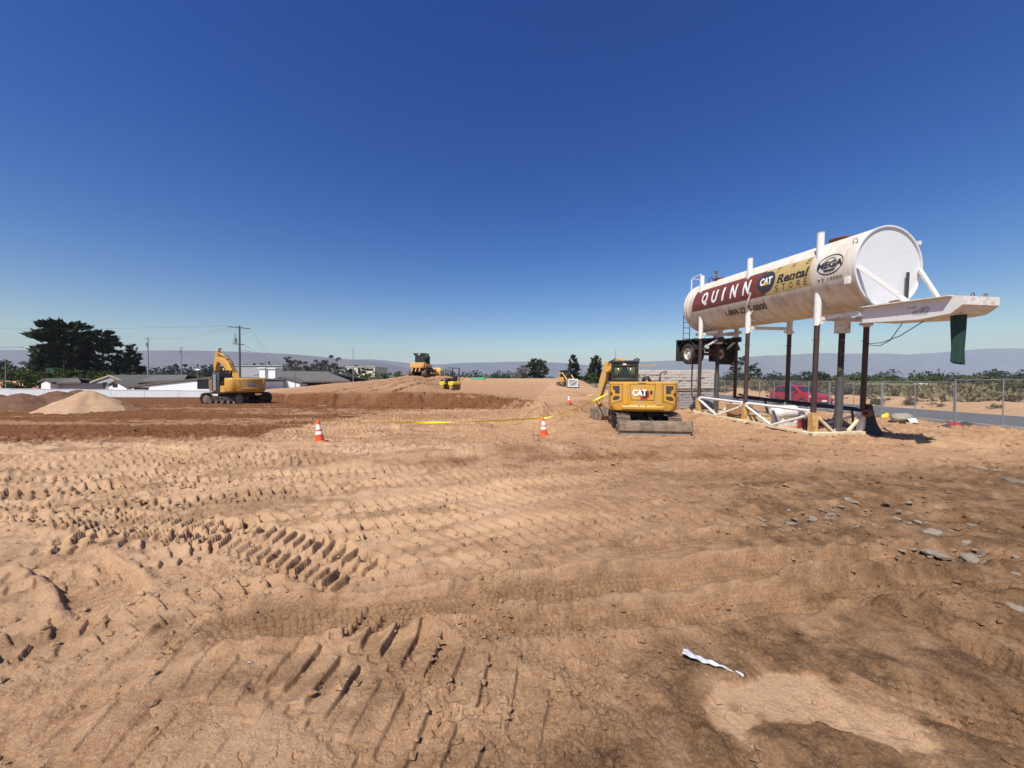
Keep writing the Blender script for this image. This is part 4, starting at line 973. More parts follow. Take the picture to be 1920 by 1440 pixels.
# lower counterweight ledge
mb = MB(); n = 24; xs = np.linspace(-.68, .68, n)
mb.loft([[(x, rear_y(x) + .03, .775), (x, rear_y(x) - .055, .785), (x, rear_y(x) - .065, .87), (x, rear_y(x) - .02, .93), (x, rear_y(x) + .03, .93)] for x in xs]); mb.build('counterweight_ledge', 'cat_yellow', E, bevel=.008)
mb = MB()
for sx in (-1, 1): mb.loft([[(sx * a, rear_y(a) + .03, z) , (sx * a, rear_y(a) - .045, z), (sx * b, rear_y(b) - .045, z), (sx * b, rear_y(b) + .03, z)] for a, b, z in ((.45, .64, .94), (.47, .62, 1.05), (.49, .62, 1.66), (.49, .62, 1.70))])
mb.build('rear_rib', 'cat_yellow', E, bevel=.012)
lg = wrap('badge', quad((-.05, 1.13), (.16, 1.13), (.235, 1.22), (.235, 1.40), (.16, 1.49), (-.05, 1.49)), on_rear(.020), 'ink_red', dc, .07, axis=0, at=(-.02, .0))
wrap('badge_field', quad((-.32, 1.20), (.12, 1.20), (.185, 1.25), (.185, 1.40), (.12, 1.47), (-.32, 1.47)), on_rear(.022), 'ink_black', dc, .07, axis=0, at=(-.02, 0)) if False else None
wrap('badge_field', quad((.02, 1.18), (.14, 1.18), (.20, 1.245), (.20, 1.40), (.14, 1.465), (-.02, 1.465)), on_rear(.023), 'ink_black', dc, .07, axis=0, at=(-.02, 0))
wrap('badge_lettering', fit(text2d('CAT', 1, 0, .05), .47, .235), on_rear(.027), 'ink_white', dc, .07, axis=0, at=(-.095, 1.365))
wrap('badge_triangle', quad((-.10, 0), (.10, 0), (0, .085)), on_rear(.030), 'ink_gold', dc, .07, axis=0, at=(-.10, 1.245))
# deck and front
MB().box((.12, .62, .86), (1.9, .95, .30)).build('front_deck', 'black_paint', E, bevel=.02)
MB().box((.78, .45, 1.28), (.62, .9, .62)).build('tank_cover', 'cat_yellow', E, bevel=.03)
# cab
cab = MB()
x0, x1 = -1.10, -.10; yb, yf = -.72, .75; zt = 2.50
for x in (x0, x1):
    for y in (yb, yf - .05): cab.beam((x + (.05 if x < -.5 else -.05), y + .04, 1.0), (x + (.07 if x < -.5 else -.07), y + .04, zt - .05), .10, .10, up=(0, 1, 0))
cab.box(((x0 + x1) / 2, (yb + yf) / 2, zt - .03), (x1 - x0 + .02, yf - yb + .08, .10)); cab.box(((x0 + x1) / 2, yb + .02, 1.80), (x1 - x0 - .06, .07, .12)); cab.box(((x0 + x1) / 2, yf - .04, 1.05), (x1 - x0, .08, .3)); cab.box(((x0 + x1) / 2, 0, 1.0), (x1 - x0, yf - yb, .1))
cab.box(((x0 + x1) / 2, yb + .03, 2.36), (x1 - x0 - .1, .06, .14))
cb = cab.build('cab_frame', 'black_paint', E, bevel=.02)
MB().box(((x0 + x1) / 2, yb + .045, 2.07), (x1 - x0 - .16, .012, .46)).build('rear_window', 'glass_dark', cb)
# curtain-like reflections, painted as green panels over the cab's rear glass
for sx in (-1, 1):
    mb = MB(); c = (x0 + x1) / 2
    mb.add([(c + sx * .05, yb + .03, 2.28), (c + sx * .36, yb + .03, 2.28), (c + sx * .37, yb + .03, 1.90), (c + sx * .30, yb + .03, 1.88)], [(0, 1, 2, 3)]); mb.build('window_reflection', 'reflection_green', cb, solid=.004)
MB().box((x0 + .045, 0, 2.05), (.012, 1.2, .75)).build('side_window', 'glass_dark', cb); MB().box((x1 - .045, 0, 2.05), (.012, 1.2, .75)).build('side_window', 'glass_dark', cb); MB().box(((x0 + x1) / 2, yf - .04, 1.85), (x1 - x0 - .16, .012, 1.1)).build('windscreen', 'glass_dark', cb)
MB().box(((x0 + x1) / 2, -.2, 1.75), (.5, .14, .75)).build('seat_back', 'track_dark', cb, bevel=.04)
MB().box(((x0 + x1) / 2, yb - .012, 2.375), (.12, .01, .05)).build('cab_plate', 'lens_white', cb)
MB().tube([(-.97, .2, 2.5), (-.97, .2, 3.02)], .006, 5).build('antenna', 'track_dark', E)
mb = MB(); mb.tube([(.0, .3, 1.6), (.1, .25, 1.9), (.25, .2, 1.92), (.33, .3, 1.7)], .05, 8); mb.tube([(.1, .3, 1.6), (.14, .2, 1.83), (.3, .15, 1.84), (.4, .3, 1.65)], .04, 8); mb.build('hydraulic_hoses', 'rubber', E)
mb = MB(); mb.tube([(.62, -.4, 1.70), (.64, -.4, 2.0), (.70, -.4, 2.08), (.86, -.4, 2.12), (.88, -.4, 2.07), (.76, -.4, 2.02)], .022, 8); mb.cyl((.62, -.4, 1.72), (.63, -.4, 1.86), .03); mb.build('mirror_arm', 'black_paint', E)
mb = MB(); mb.box((.25, .6, 2.36), (.62, .09, .03)); mb.build('boom_light_bar', 'cat_yellow', E)
# boom, arm, bucket swung ahead and to the left
def yz(name, poly, x, w, mat, parent, rot=0.0, pos=(0, 0, 0), bevel=.015):
    mb = MB(); mb.X = Matrix.Translation(pos) @ Matrix.Rotation(rot, 4, 'Z'); mb.prism(poly, (x - w / 2, 0, 0), (0, 1, 0), (0, 0, 1), (w, 0, 0)); return mb.build(name, mat, parent, bevel=bevel)
bp_, br = (-.06, 1.05, 0), math.radians(52)
MB().box((-.06, 1.02, .98), (.36, .34, .5)).build('swing_post', 'cat_yellow', E, bevel=.03)
yz('boom', [(-.12, .95), (.12, .85), (.5, 1.85), (.98, 2.40), (1.62, 2.12), (1.72, 2.24), (1.10, 2.72), (.82, 2.72), (.24, 2.1), (-.05, 1.2)], 0, .26, 'cat_yellow_dusty', E, br, bp_)
mb = MB(); mb.X = Matrix.Translation(bp_) @ Matrix.Rotation(br, 4, 'Z'); mb.cyl((0, .35, 1.0), (0, 1.1, 1.7), .055); mb.cyl((0, 1.1, 1.7), (0, 1.35, 2.1), .03); mb.build('boom_cylinder', 'black_paint', E)
mb = MB(); mb.X = Matrix.Translation(bp_) @ Matrix.Rotation(br, 4, 'Z'); mb.cyl((0, .8, 2.62), (0, 1.25, 2.70), .05); mb.cyl((0, 1.25, 2.70), (0, 1.66, 2.56), .028); mb.build('arm_cylinder', 'black_paint', E)
yz('stick_arm', [(1.56, 2.62), (1.74, 2.60), (2.02, 1.9), (2.34, .62), (2.20, .54), (1.70, 1.8)], 0, .2, 'cat_yellow_dusty', E, br, bp_)
bk = [(2.32, .58), (2.08, .60), (1.80, .44), (1.66, .20), (1.72, .02), (1.95, -.04), (2.38, .10)]
bkt = yz('bucket', bk, 0, .74, 'bucket_steel', E, br, bp_)
for k in range(5):
    mb = MB(); mb.X = Matrix.Translation(bp_) @ Matrix.Rotation(br, 4, 'Z'); mb.box((-.32 + .16 * k, 2.40, .08), (.055, .16, .05)); mb.build('bucket_tooth', 'track_steel', bkt)
mb = MB(); mb.X = Matrix.Translation(bp_) @ Matrix.Rotation(br, 4, 'Z'); mb.beam((-.12, 2.2, .55), (-.12, 2.0, .78), .05, .1); mb.beam((.12, 2.2, .55), (.12, 2.0, .78), .05, .1); mb.cyl((0, 2.06, .76), (0, 1.92, 1.9), .04); mb.build('bucket_linkage', 'cat_yellow_dusty', bkt)
mb = MB(); mb.tube([(-.28, .75, 2.52), (-.24, .78, 2.62), (-.14, .8, 2.66), (-.04, .8, 2.60)], .03, 8); mb.build('hose_loop', 'rubber', E)

# tape between the cones and round to the machine
hook = E.matrix_basis @ Vector((-1.17, -1.0, 1.32))
tip = Vector((0, 0, .66))
tape('caution_tape', c1 + tip, c2 + tip + Vector((0, 0, .02)), .10, 'yellow caution tape strung between the two nearer cones', 1.0, 2)
tape('caution_tape', c2 + tip, hook, .10, 'yellow caution tape rising from the second cone to the mini excavator', .5, 5)
tape('caution_tape', c3 + tip, E.matrix_basis @ Vector((-1.17, -.6, 1.36)), .12, 'faint yellow caution tape from the distant cone to the mini excavator', .6, 7)

# ---------------------------------------------------------------- large excavator on the left
p = gp(424, 757.5)
L = thing('large_excavator', 'large yellow crawler excavator with raised boom on the damp fill at left', 'excavator', p + Vector((-.2, 1.6, 0)), math.radians(56))
L.location.z = gz(L.location.x, L.location.y)
lr = math.radians(22)
crawler(L, -1.25, .65, 1.85, .48, lr, 'track_dark', 46, singles=False, shoe_t=.05); crawler(L, 1.25, .65, 1.85, .48, lr, 'track_dark', 46, singles=False, shoe_t=.05)
mb = MB(); mb.X = Matrix.Rotation(lr, 4, 'Z'); mb.box((0, 0, .72), (2.0, 2.0, .5)); mb.cyl((0, 0, .9), (0, 0, 1.12), .8, n=28); mb.build('undercarriage_frame', 'track_dark', L)
mb = MB(); rings = []
for z, sc, inn in ((1.06, .93, .14), (1.12, .97, .04), (1.22, 1, 0), (2.22, 1, 0), (2.32, .985, .03), (2.36, .95, .08)): rings.append([(x * sc, (y + inn) if y < 0 else y, z) for x, y in rounded_plan(1.48, -2.62, -1.5, .42, .22)])
mb.loft(rings); cw = mb.build('counterweight', 'cat_yellow', L, smooth=45)
def rearL(x):
    rc = .42; w = 1.48; ax_ = abs(x)
    if ax_ <= w - rc: return -2.62 - .22 * (1 - (x / (w - rc)) ** 2)
    return -2.62 + rc - math.sqrt(max(rc * rc - (ax_ - (w - rc)) ** 2, 0))
oL = lambda off: (lambda x, z: Vector((x, rearL(x) - off, z)))
wrap('recess_panel', quad((-.62, 1.42), (1.02, 1.42), (1.22, 2.16), (-.82, 2.16)), oL(.006), 'cat_yellow_dusty', cw, .1, axis=0)
mb = MB()
for (xa, za), (xb, zb) in (((-.62, 1.40), (-.84, 2.18)), ((1.02, 1.40), (1.24, 2.18)), ((-.64, 1.40), (1.04, 1.40))):
    n = 8; mb.tube([(xa + (xb - xa) * k / n, rearL(xa + (xb - xa) * k / n) - .02, za + (zb - za) * k / n) for k in range(n + 1)], .035, 6)
mb.build('panel_rib', 'cat_yellow', cw)
wrap('lower_step', quad((-1.2, 1.24), (1.2, 1.24), (1.2, 1.33), (-1.2, 1.33)), oL(.03), 'cat_yellow', cw, .1, axis=0)
for sx in (-1, 1): wrap('tail_lamp', quad((sx * .98, 1.27), (sx * 1.30, 1.27), (sx * 1.30, 1.34), (sx * .98, 1.34)), oL(.034), 'light_red', cw, .1, axis=0)
em = wrap('faded_emblem', ellipse(.30, .17), oL(.012), 'galv', cw, .1, axis=0, at=(.15, 1.80)); wrap('faded_emblem', quad((-.30, 0), (.36, 0), (.36, .10), (-.30, .10)), oL(.014), 'ink_grey', cw, .1, axis=0, at=(.15, 1.62))
MB().box((.30, -.62, 1.62), (2.3, 1.85, 1.1)).build('engine_housing', 'cat_yellow', L, bevel=.05)
for k in range(5): MB().box((-.86, -1.35 + .0, 1.36 + .18 * k), (.04, .5, .07)).build('side_louvre', 'panel_gap', L)
MB().box((-1.05, -.85, 1.35), (.72, 1.2, .6)).build('side_locker', 'cat_yellow', L, bevel=.04)
MB().box((0, .3, 1.10), (2.7, 3.4, .12)).build('deck', 'cat_yellow_dusty', L)
cabL = MB(); x0, x1, y0, y1, z0, z1 = -1.45, -.42, -.25, 1.55, 1.15, 3.0
for x in (x0 + .06, x1 - .06):
    for y in (y0 + .06, y1 - .06, (y0 + y1) / 2): cabL.beam((x, y, z0), (x, y, z1), .12, .12, up=(0, 1, 0))
cabL.box(((x0 + x1) / 2, (y0 + y1) / 2, z1), (x1 - x0 + .06, y1 - y0 + .06, .12)); cabL.box(((x0 + x1) / 2, (y0 + y1) / 2, z0 + .4), (x1 - x0, y1 - y0, .8)); cbl = cabL.build('cab_frame', 'black_paint', L, bevel=.03)
for x in (x0 + .03, x1 - .03): MB().box((x, (y0 + y1) / 2, 2.42), (.02, y1 - y0 - .2, .9)).build('side_window', 'glass_dark', cbl)
MB().box(((x0 + x1) / 2, y0 + .03, 2.42), (x1 - x0 - .2, .02, .9)).build('rear_window', 'glass_dark', cbl); MB().box((x0 - .012, .85, 1.95), (.02, .62, 1.5)).build('cab_door', 'metal_grey', cbl)
mb = MB(); mb.tube([(-1.5, 1.6, 1.2), (-1.55, 1.7, 2.2), (-1.6, 1.75, 2.4)], .03); mb.build('grab_rail', 'cat_yellow', L)
for sx, y in ((-.9, 2.0),): MB().box((sx, y, 1.45), (.3, .25, .7)).build('step_box', 'track_steel', L)
yz('boom', [(-.1, 1.35), (.55, 1.2), (1.55, 2.55), (3.0, 3.65), (4.75, 4.15), (4.75, 4.4), (4.4, 4.5), (2.55, 4.15), (.75, 2.85)], .25, .52, 'cat_yellow', L, 0, (0, .3, 0), .03)
for sx in (-.42, .42): MB().cyl((.25 + sx, 1.3, 1.3), (.25 + sx, 2.3, 2.9), .10).cyl((.25 + sx, 2.3, 2.9), (.25 + sx, 2.75, 3.3), .06).build('boom_cylinder', 'cat_yellow_dusty', L)
MB().cyl((.25, 2.9, 4.25), (.25, 4.3, 4.75), .10).cyl((.25, 4.3, 4.75), (.25, 5.2, 4.95), .06).build('arm_cylinder', 'cat_yellow_dusty', L)
mb = MB()
for sx in (-.1, .05, .2): mb.tube([(.25 + sx, .7, 2.0), (.25 + sx, 1.15, 3.0), (.25 + sx, 2.3, 4.0), (.25 + sx, 3.4, 4.55), (.25 + sx, 4.6, 4.75)], .03, 6)
mb.build('boom_hoses', 'rubber', L)
yz('stick_arm', [(4.72, 5.2), (5.05, 5.1), (5.6, 4.0), (5.55, 2.0), (5.3, 1.95), (5.1, 3.5), (4.6, 4.1)], .25, .36, 'cat_yellow', L, 0, (0, .3, 0), .03)
mb = MB(); mb.cyl((.25, 5.55, 4.95), (.25, 5.88, 3.7), .08); mb.cyl((.25, 5.88, 3.7), (.25, 5.85, 2.4), .05); mb.build('bucket_cylinder', 'black_paint', L)
yz('bucket', [(5.7, 2.1), (5.2, 2.0), (4.5, 1.7), (4.35, 1.2), (4.6, .85), (5.1, .75), (5.6, 1.3)], .25, 1.2, 'bucket_steel', L, 0, (0, .3, 0), .02)
mb = MB(); mb.tube([(.25, 5.0, 5.2), (.3, 4.9, 5.42), (.4, 4.8, 5.3)], .06, 8); mb.build('hose_loop', 'rubber', L)

# ---------------------------------------------------------------- bulldozer on the mound
p = gp(789, 706); DZ = thing('bulldozer', 'dusty yellow bulldozer with black cab parked on top of the dirt mound', 'bulldozer', p + Vector((0, 1.2, 0)), math.radians(-12))
DZ.location.z = gz(DZ.location.x, DZ.location.y) - .05; DZ.scale = (.93,) * 3
crawler(DZ, -1.05, .6, 1.55, .48, 0, 'track_steel', 40, singles=False, shoe_t=.06); crawler(DZ, 1.05, .6, 1.55, .48, 0, 'track_steel', 40, singles=False, shoe_t=.06)
MB().box((0, -.1, 1.15), (1.5, 3.6, .9)).build('main_frame', 'track_dark', DZ, bevel=.05)
MB().box((0, -1.55, 1.65), (2.3, 1.0, .85)).build('fuel_tank', 'cat_yellow_dusty', DZ, bevel=.1)
for sx in (-1, 1): MB().box((sx * 1.0, -.6, 1.62), (.55, 2.2, .45)).build('fender', 'cat_yellow_dusty', DZ, bevel=.06)
MB().prism([(.6, 1.2), (2.3, 1.2), (2.3, 1.85), (.6, 2.1)], (-.5, 0, 0), (0, 1, 0), (0, 0, 1), (1.0, 0, 0)).build('engine_hood', 'cat_yellow_dusty', DZ, bevel=.05)
mb = MB()
for sx in (-.72, .72):
    for y in (-.95, .35): mb.beam((sx, y, 1.9), (sx * .97, y, 3.42), .16, .16, up=(0, 1, 0))
mb.box((0, -.3, 3.46), (1.75, 1.7, .14)); mb.box((0, -.3, 2.05), (1.4, 1.3, .3)); cbd = mb.build('cab_frame', 'black_paint', DZ, bevel=.03)
for y in (-.98, .38): MB().box((0, y, 2.75), (1.25, .03, 1.1)).build('cab_window', 'glass_dark', cbd)
for x in (-.72, .72): MB().box((x, -.3, 2.75), (.03, 1.1, 1.1)).build('cab_window', 'glass_dark', cbd)
MB().box((0, -1.16, 3.34), (.25, .1, .14)).build('work_lamp', 'lens_white', cbd); MB().box((-.85, -1.05, 3.40), (.16, .3, .3)).build('work_lamp', 'black_paint', cbd)
MB().cyl((.62, 1.0, 1.9), (.62, 1.0, 3.25), .10).build('exhaust_stack', 'black_paint', DZ); MB().cyl((.62, 1.0, 2.9), (.62, 1.0, 3.15), .14).build('exhaust_cap', 'black_paint', DZ)
mb = MB(); prof = [(2.55, .05), (2.40, .35), (2.36, .8), (2.45, 1.25), (2.62, 1.45), (2.72, 1.45), (2.56, 1.2), (2.48, .8), (2.52, .4), (2.66, .05)]
mb.prism(prof, (-1.9, 0, 0), (0, 1, 0), (0, 0, 1), (3.8, 0, 0)); mb.build('dozer_blade', 'cat_yellow_dusty', DZ)
for sx in (-1, 1): MB().beam((sx * 1.5, -.4, .55), (sx * 1.5, 2.4, .5), .22, .28).build('push_arm', 'cat_yellow_dusty', DZ); MB().cyl((sx * .55, 1.6, 1.6), (sx * .9, 2.4, 1.0), .08).build('lift_cylinder', 'chrome', DZ)
for k in range(3): MB().beam((-.6 + .6 * k, -2.0, 1.4), (-.6 + .6 * k, -2.5, .7), .12, .18).build('ripper_shank', 'cat_yellow_dusty', DZ)
MB().box((0, -2.15, 1.45), (2.0, .3, .35)).build('ripper_beam', 'cat_yellow_dusty', DZ, bevel=.03)

# ---------------------------------------------------------------- tandem roller
p = gp(843, 731.5); RL = thing('tandem_roller', 'small yellow tandem roller with open roll bar below the bulldozer mound', 'road roller', p + Vector((0, .5, 0)), math.radians(48))
RL.location.z = gz(RL.location.x, RL.location.y); RL.scale = (.95,) * 3
for y in (-.85, .85):
    dm = MB().cyl((-.6, y, .35), (.6, y, .35), .35, n=36).build('drum', 'track_steel', RL)
    for sx in (-1, 1):
        MB().lathe([(.001, .0), (.14, .0), (.16, -.03)], (sx * .66, y, .35), (sx, 0, 0), 18).build('drum_hub', 'roller_yellow', dm)
        MB().prism([(-.42, .62), (.42, .62), (.46, .95), (-.46, .95)], (sx * .635 - .02, y, 0), (0, 1, 0), (0, 0, 1), (.04, 0, 0)).build('drum_fork', 'roller_yellow', RL)
        MB().beam((sx * .645, y, .3), (sx * .645, y, .8), .03, .2, up=(0, 1, 0)).build('drum_arm', 'roller_yellow', RL)
MB().box((0, -.85, .86), (1.22, .96, .36)).build('rear_frame', 'roller_yellow', RL, bevel=.05); MB().box((0, .85, .86), (1.22, .96, .36)).build('front_frame', 'roller_yellow', RL, bevel=.05)
MB().prism([(-.1, 1.02), (1.35, 1.02), (1.28, 1.16), (.4, 1.42), (-.1, 1.42)], (-.56, 0, 0), (0, 1, 0), (0, 0, 1), (1.12, 0, 0)).build('hood', 'black_paint', RL, bevel=.04)
MB().box((0, 0, .55), (.5, .7, .3)).build('articulation_joint', 'track_dark', RL)
mb = MB(); mb.box((0, -.72, 1.16), (.62, .5, .24)); mb.box((0, -.98, 1.45), (.56, .14, .5)); mb.build('seat', 'rubber', RL, bevel=.05)
mb = MB(); mb.tube([(-.5, -1.05, 1.0), (-.5, -1.05, 2.62), (.5, -1.05, 2.62), (.5, -1.05, 1.0)], .065, 8); mb.tube([(-.5, -1.05, 2.62), (-.5, -.2, 2.66), (.5, -.2, 2.66), (.5, -1.05, 2.62)], .04, 8); mb.build('roll_bar', 'black_paint', RL)
mb = MB(); mb.lathe([(.17, -.015), (.185, 0), (.17, .015), (.155, 0), (.17, -.015)], (.0, -.15, 1.66), (0, -.6, 1), 20); mb.cyl((0, -.12, 1.64), (0, 0, 1.4), .03); mb.build('steering_wheel', 'rubber', RL)
for sx in (-1, 1):
    wrap('side_marking', quad((-.15, 0), (.15, 0), (.15, .07), (-.15, .07)), lambda x, z, sx=sx: Vector((sx * .564, x, z)), 'ink_white', RL, 1, at=(.45, 1.2))

# ---------------------------------------------------------------- far compact loader and white bin
p = gp(1059, 724); CL = thing('compact_loader', 'small track loader with dark cab behind the white crate', 'loader', p, math.radians(-150))
CL.location.z = gz(p.x, p.y)
crawler(CL, -.6, .32, .6, .26, 0, 'track_dark', 22, singles=False, shoe_t=.03); crawler(CL, .6, .32, .6, .26, 0, 'track_dark', 22, singles=False, shoe_t=.03)
MB().box((0, -.35, .85), (1.0, 1.3, .7)).build('body', 'cat_yellow_dusty', CL, bevel=.05)
mb = MB()
for sx in (-.42, .42):
    for y in (-.35, .65): mb.beam((sx, y, .8), (sx, y, 2.05), .09, .09, up=(0, 1, 0))
mb.box((0, .15, 2.06), (1.0, 1.2, .09)); mb.box((0, -.36, 1.6), (.85, .05, .8)); mb.build('cab', 'black_paint', CL)
for sx in (-1, 1): MB().tube([(sx * .62, -.8, 1.6), (sx * .62, .3, 1.75), (sx * .62, 1.1, 1.0), (sx * .62, 1.4, .4)], .09, 8).build('lift_arm', 'cat_yellow_dusty', CL)
MB().prism([(1.35, .05), (2.0, .05), (1.6, .55), (1.35, .6)], (-.9, 0, 0), (0, 1, 0), (0, 0, 1), (1.8, 0, 0)).build('loader_bucket', 'bucket_steel', CL)
p = gp(1072.5, 726.5); WB = thing('white_crate', 'white and grey shipping crate with a diagonal brace beside the loader', 'crate', p, math.radians(8)); WB.location.z = gz(p.x, p.y)
w, h = 1.22, 1.02
MB().box((0, 0, h / 2 + .08), (w, .9, h)).build('crate_body', 'stucco_grey', WB)
mb = MB(); mb.box((0, -.47, .14), (w, .03, .12)); mb.box((0, -.47, h), (w, .03, .12)); mb.beam((-w / 2 + .05, -.475, .2), (w / 2 - .05, -.475, h - .04), .03, .12, up=(0, 1, 0)); mb.box((w / 2 - .05, -.472, .57), (.1, .03, h)); mb.box((-w / 2 + .05, -.472, .57), (.1, .03, h)); mb.build('brace', 'ink_white', WB)
mb = MB(); mb.box((-.4, 0, .04), (.1, .9, .08)); mb.box((.4, 0, .04), (.1, .9, .08)); mb.build('runner', 'pallet_wood', WB)
p = gp(898, 710.5); o = tag(MB().box((0, 0, .14), (2.1, 1.4, .28), taper=(.92, .6)).build('green_tarpaulin', 'green_fabric', bevel=.08), 'bright green tarpaulin covered pile far out on the plateau', 'tarpaulin'); o.location = (p.x, p.y, gz(p.x, p.y) - .05)

# ---------------------------------------------------------------- chain link fence panels along the road
FX, FZ = 19.3, -.085
def chain_mesh(L, h, d=.075, r=.0022):
    mb = MB()
    for sgn in (1, -1):
        k = -int(h / d) - 1
        while k * d < L + h:
            y0 = k * d; pts = []
            a, b = max(0, y0 if sgn > 0 else y0 - h), min(L, y0 + h if sgn > 0 else y0)
            if b > a + .01:
                f = (lambda y: y - y0) if sgn > 0 else (lambda y: y0 - y)
                p0 = (0.004 * sgn, a, f(a) + .05); p1 = (.004 * sgn, b, f(b) + .05); mb.cyl(p0, p1, r, n=3, caps=False)
            k += 1
    return mb
FL = 3.16
ORD = ['nearest', 'second', 'third', 'fourth', 'fifth', 'sixth', 'seventh', 'eighth', 'ninth', 'tenth', 'eleventh']
fproto = None
fys = [13.10 - .02] + [16.3 + 3.2 * k for k in range(10)]
for i, y in enumerate(fys):
    lb = 'galvanised chain link fence panel by the road, %s from the right edge' % ORD[i]
    if fproto is None:
        P = thing('fence_panel', lb, 'fence', (FX, y, FZ), 0, 'chain link fence panels along the road'); fproto = P
        for q in (0, FL): MB().cyl((0, q, 0), (0, q, 1.86), .026, n=8).build('post', 'galv', P)
        MB().cyl((0, FL / 2, 0.05), (0, FL / 2, 1.83), .020, n=8).build('middle_post', 'galv', P)
        MB().cyl((0, 0, 1.83), (0, FL, 1.83), .021, n=8).build('top_rail', 'galv', P)
        MB().cyl((0, 0, .07), (0, FL, .07), .018, n=8).build('bottom_rail', 'galv', P)
        w = chain_mesh(FL, 1.74).build('wire_mesh', 'galv', P, smooth=0); w['kind'] = 'stuff'
        for q in (0,): MB().box((0, q, .02), (.75, .12, .03)).build('foot', 'galv', P)
    else:
        P = copy_tree(fproto, (FX - (.05 if i == 0 else 0), y, FZ), 0, lb)
    if i == 0: P.location.z = FZ + .10
    if i == 1: P.rotation_euler.y = .012

# ---------------------------------------------------------------- red hatchback on the road
CR = thing('red_hatchback', 'red hatchback car driving on the road behind the tank legs', 'car', (21.25, 27.55, -.075), math.pi)
def sec(y, w0, w1, zb, zt, crown=.03):
    """body cross-section: sill half width w0, shoulder half width w1"""
    zm = zb + (zt - zb) * .55
    return [(-w0, y, zb), (-w1, y, zm - .1), (-w1 * .995, y, zm + .12), (-w1 * .93, y, zt - .02), (-w1 * .5, y, zt + crown), (0, y, zt + crown * 1.3), (w1 * .5, y, zt + crown), (w1 * .93, y, zt - .02), (w1 * .995, y, zm + .12), (w1, y, zm - .1), (w0, y, zb), (0, y, zb - .01)]
st = [(-2.13, .62, .70, .42, .80), (-2.08, .74, .80, .28, .93), (-1.9, .80, .845, .22, .97), (-1.2, .82, .85, .20, .95), (0, .83, .85, .20, .94), (.9, .82, .85, .20, .96), (1.15, .81, .845, .20, .955), (1.6, .80, .83, .21, .88), (1.9, .74, .78, .23, .78), (2.08, .62, .66, .28, .66), (2.15, .50, .54, .34, .55)]
MB().loft([sec(*q) for q in st]).build('body_shell', 'car_red', CR, smooth=50)
def cs(y, w0, w1, zb, zt): return [(-w0, y, zb), (-w1, y, zt - .05), (-w1 + .09, y, zt), (0, y, zt + .025), (w1 - .09, y, zt), (w1, y, zt - .05), (w0, y, zb)]
MB().loft([cs(-2.02, .70, .52, .93, 1.00), cs(-1.86, .74, .56, .93, 1.36), cs(-1.55, .76, .58, .93, 1.47), cs(-.7, .78, .59, .93, 1.525), (cs(.05, .78, .58, .93, 1.50)), cs(.35, .77, .56, .93, 1.42), cs(1.2, .74, .62, .92, .99)]).build('cabin_shell', 'car_red', CR, smooth=35)
def sidewin(name, poly, sx):
    mb = MB()
    def xs(z): return sx * (.785 - (z - .93) * .33)
    mb.add([(xs(z), y, z) for y, z in poly], [tuple(range(len(poly)))]); return mb.build(name, 'car_glass', CR, smooth=0, solid=.006)
for sx in (-1, 1):
    sidewin('side_window', [(-.22, 1.00), (.85, 1.00), (.30, 1.38), (.05, 1.44), (-.22, 1.45)], sx); sidewin('side_window', [(-1.05, 1.00), (-.30, 1.00), (-.30, 1.45), (-1.0, 1.42)], sx); sidewin('side_window', [(-1.60, 1.02), (-1.13, 1.00), (-1.10, 1.41), (-1.45, 1.36)], sx)
    MB().box((sx * .90, .55, 1.02), (.16, .12, .13)).build('door_mirror', 'car_red', CR, bevel=.03)
    mb = MB(); mb.loft([[(sx * a, y, z), (sx * b, y - .02, z), (sx * b, y - .03, z + .17), (sx * a, y - .05, z + .15)] for a, b, y, z in ((.45, .45, 2.085, .60), (.60, .62, 2.02, .62), (.74, .765, 1.87, .66))]); mb.build('headlight', 'lens_white', CR, bevel=.01)
    MB().box((sx * .68, -2.0, .92), (.18, .16, .26)).build('tail_light', 'light_red', CR, bevel=.02)
    for y in (-1.28, 1.30):
        wh = thing('wheel', None, None); wh.parent = CR; wh.location = (sx * .76, y, .30)
        MB().lathe([(.20, -.095), (.29, -.085), (.305, -.05), (.305, .05), (.29, .085), (.20, .095)], (0, 0, 0), (1, 0, 0), 28).build('tyre', 'rubber', wh)
        mb = MB(); mb.lathe([(.205, .09), (.19, .085), (.185, .05), (.001, .06)], (0, 0, 0), (sx, 0, 0), 24)
        for k in range(6): a = k * math.pi / 3; mb.beam((sx * .075, .05 * math.cos(a), .05 * math.sin(a)), (sx * .08, .18 * math.cos(a), .18 * math.sin(a)), .03, .035)
        mb.build('rim', 'alloy', wh)
        MB().lathe([(.33, -.012), (.36, 0), (.345, .016), (.32, .012)], (sx * .08, y * 0, 0), (sx, 0, 0), 28).build('wheel_arch', 'track_dark', wh)
    mb = MB(); mb.beam((sx * .845, .15, .82), (sx * .845, -.02, .82), .025, .035); mb.build('door_handle', 'car_red', CR)
mb = MB(); mb.add([(-.60, 1.12, 1.045), (.60, 1.12, 1.045), (.50, .42, 1.41), (-.50, .42, 1.41)], [(0, 1, 2, 3)]); mb.build('windscreen', 'car_glass', CR, smooth=0, solid=.01)
mb = MB(); mb.box((0, 2.10, .645), (.86, .06, .10)); mb.build('upper_grille', 'ink_black', CR, bevel=.01); MB().box((0, 2.145, .37), (1.0, .05, .14)).build('lower_grille', 'ink_black', CR, bevel=.01)
MB().lathe([(.001, .012), (.05, .01), (.055, 0)], (0, 2.135, .65), (0, 1, 0), 16).build('badge', 'chrome', CR)
MB().box((0, 2.165, .47), (.34, .012, .10)).build('number_plate', 'lens_white', CR)

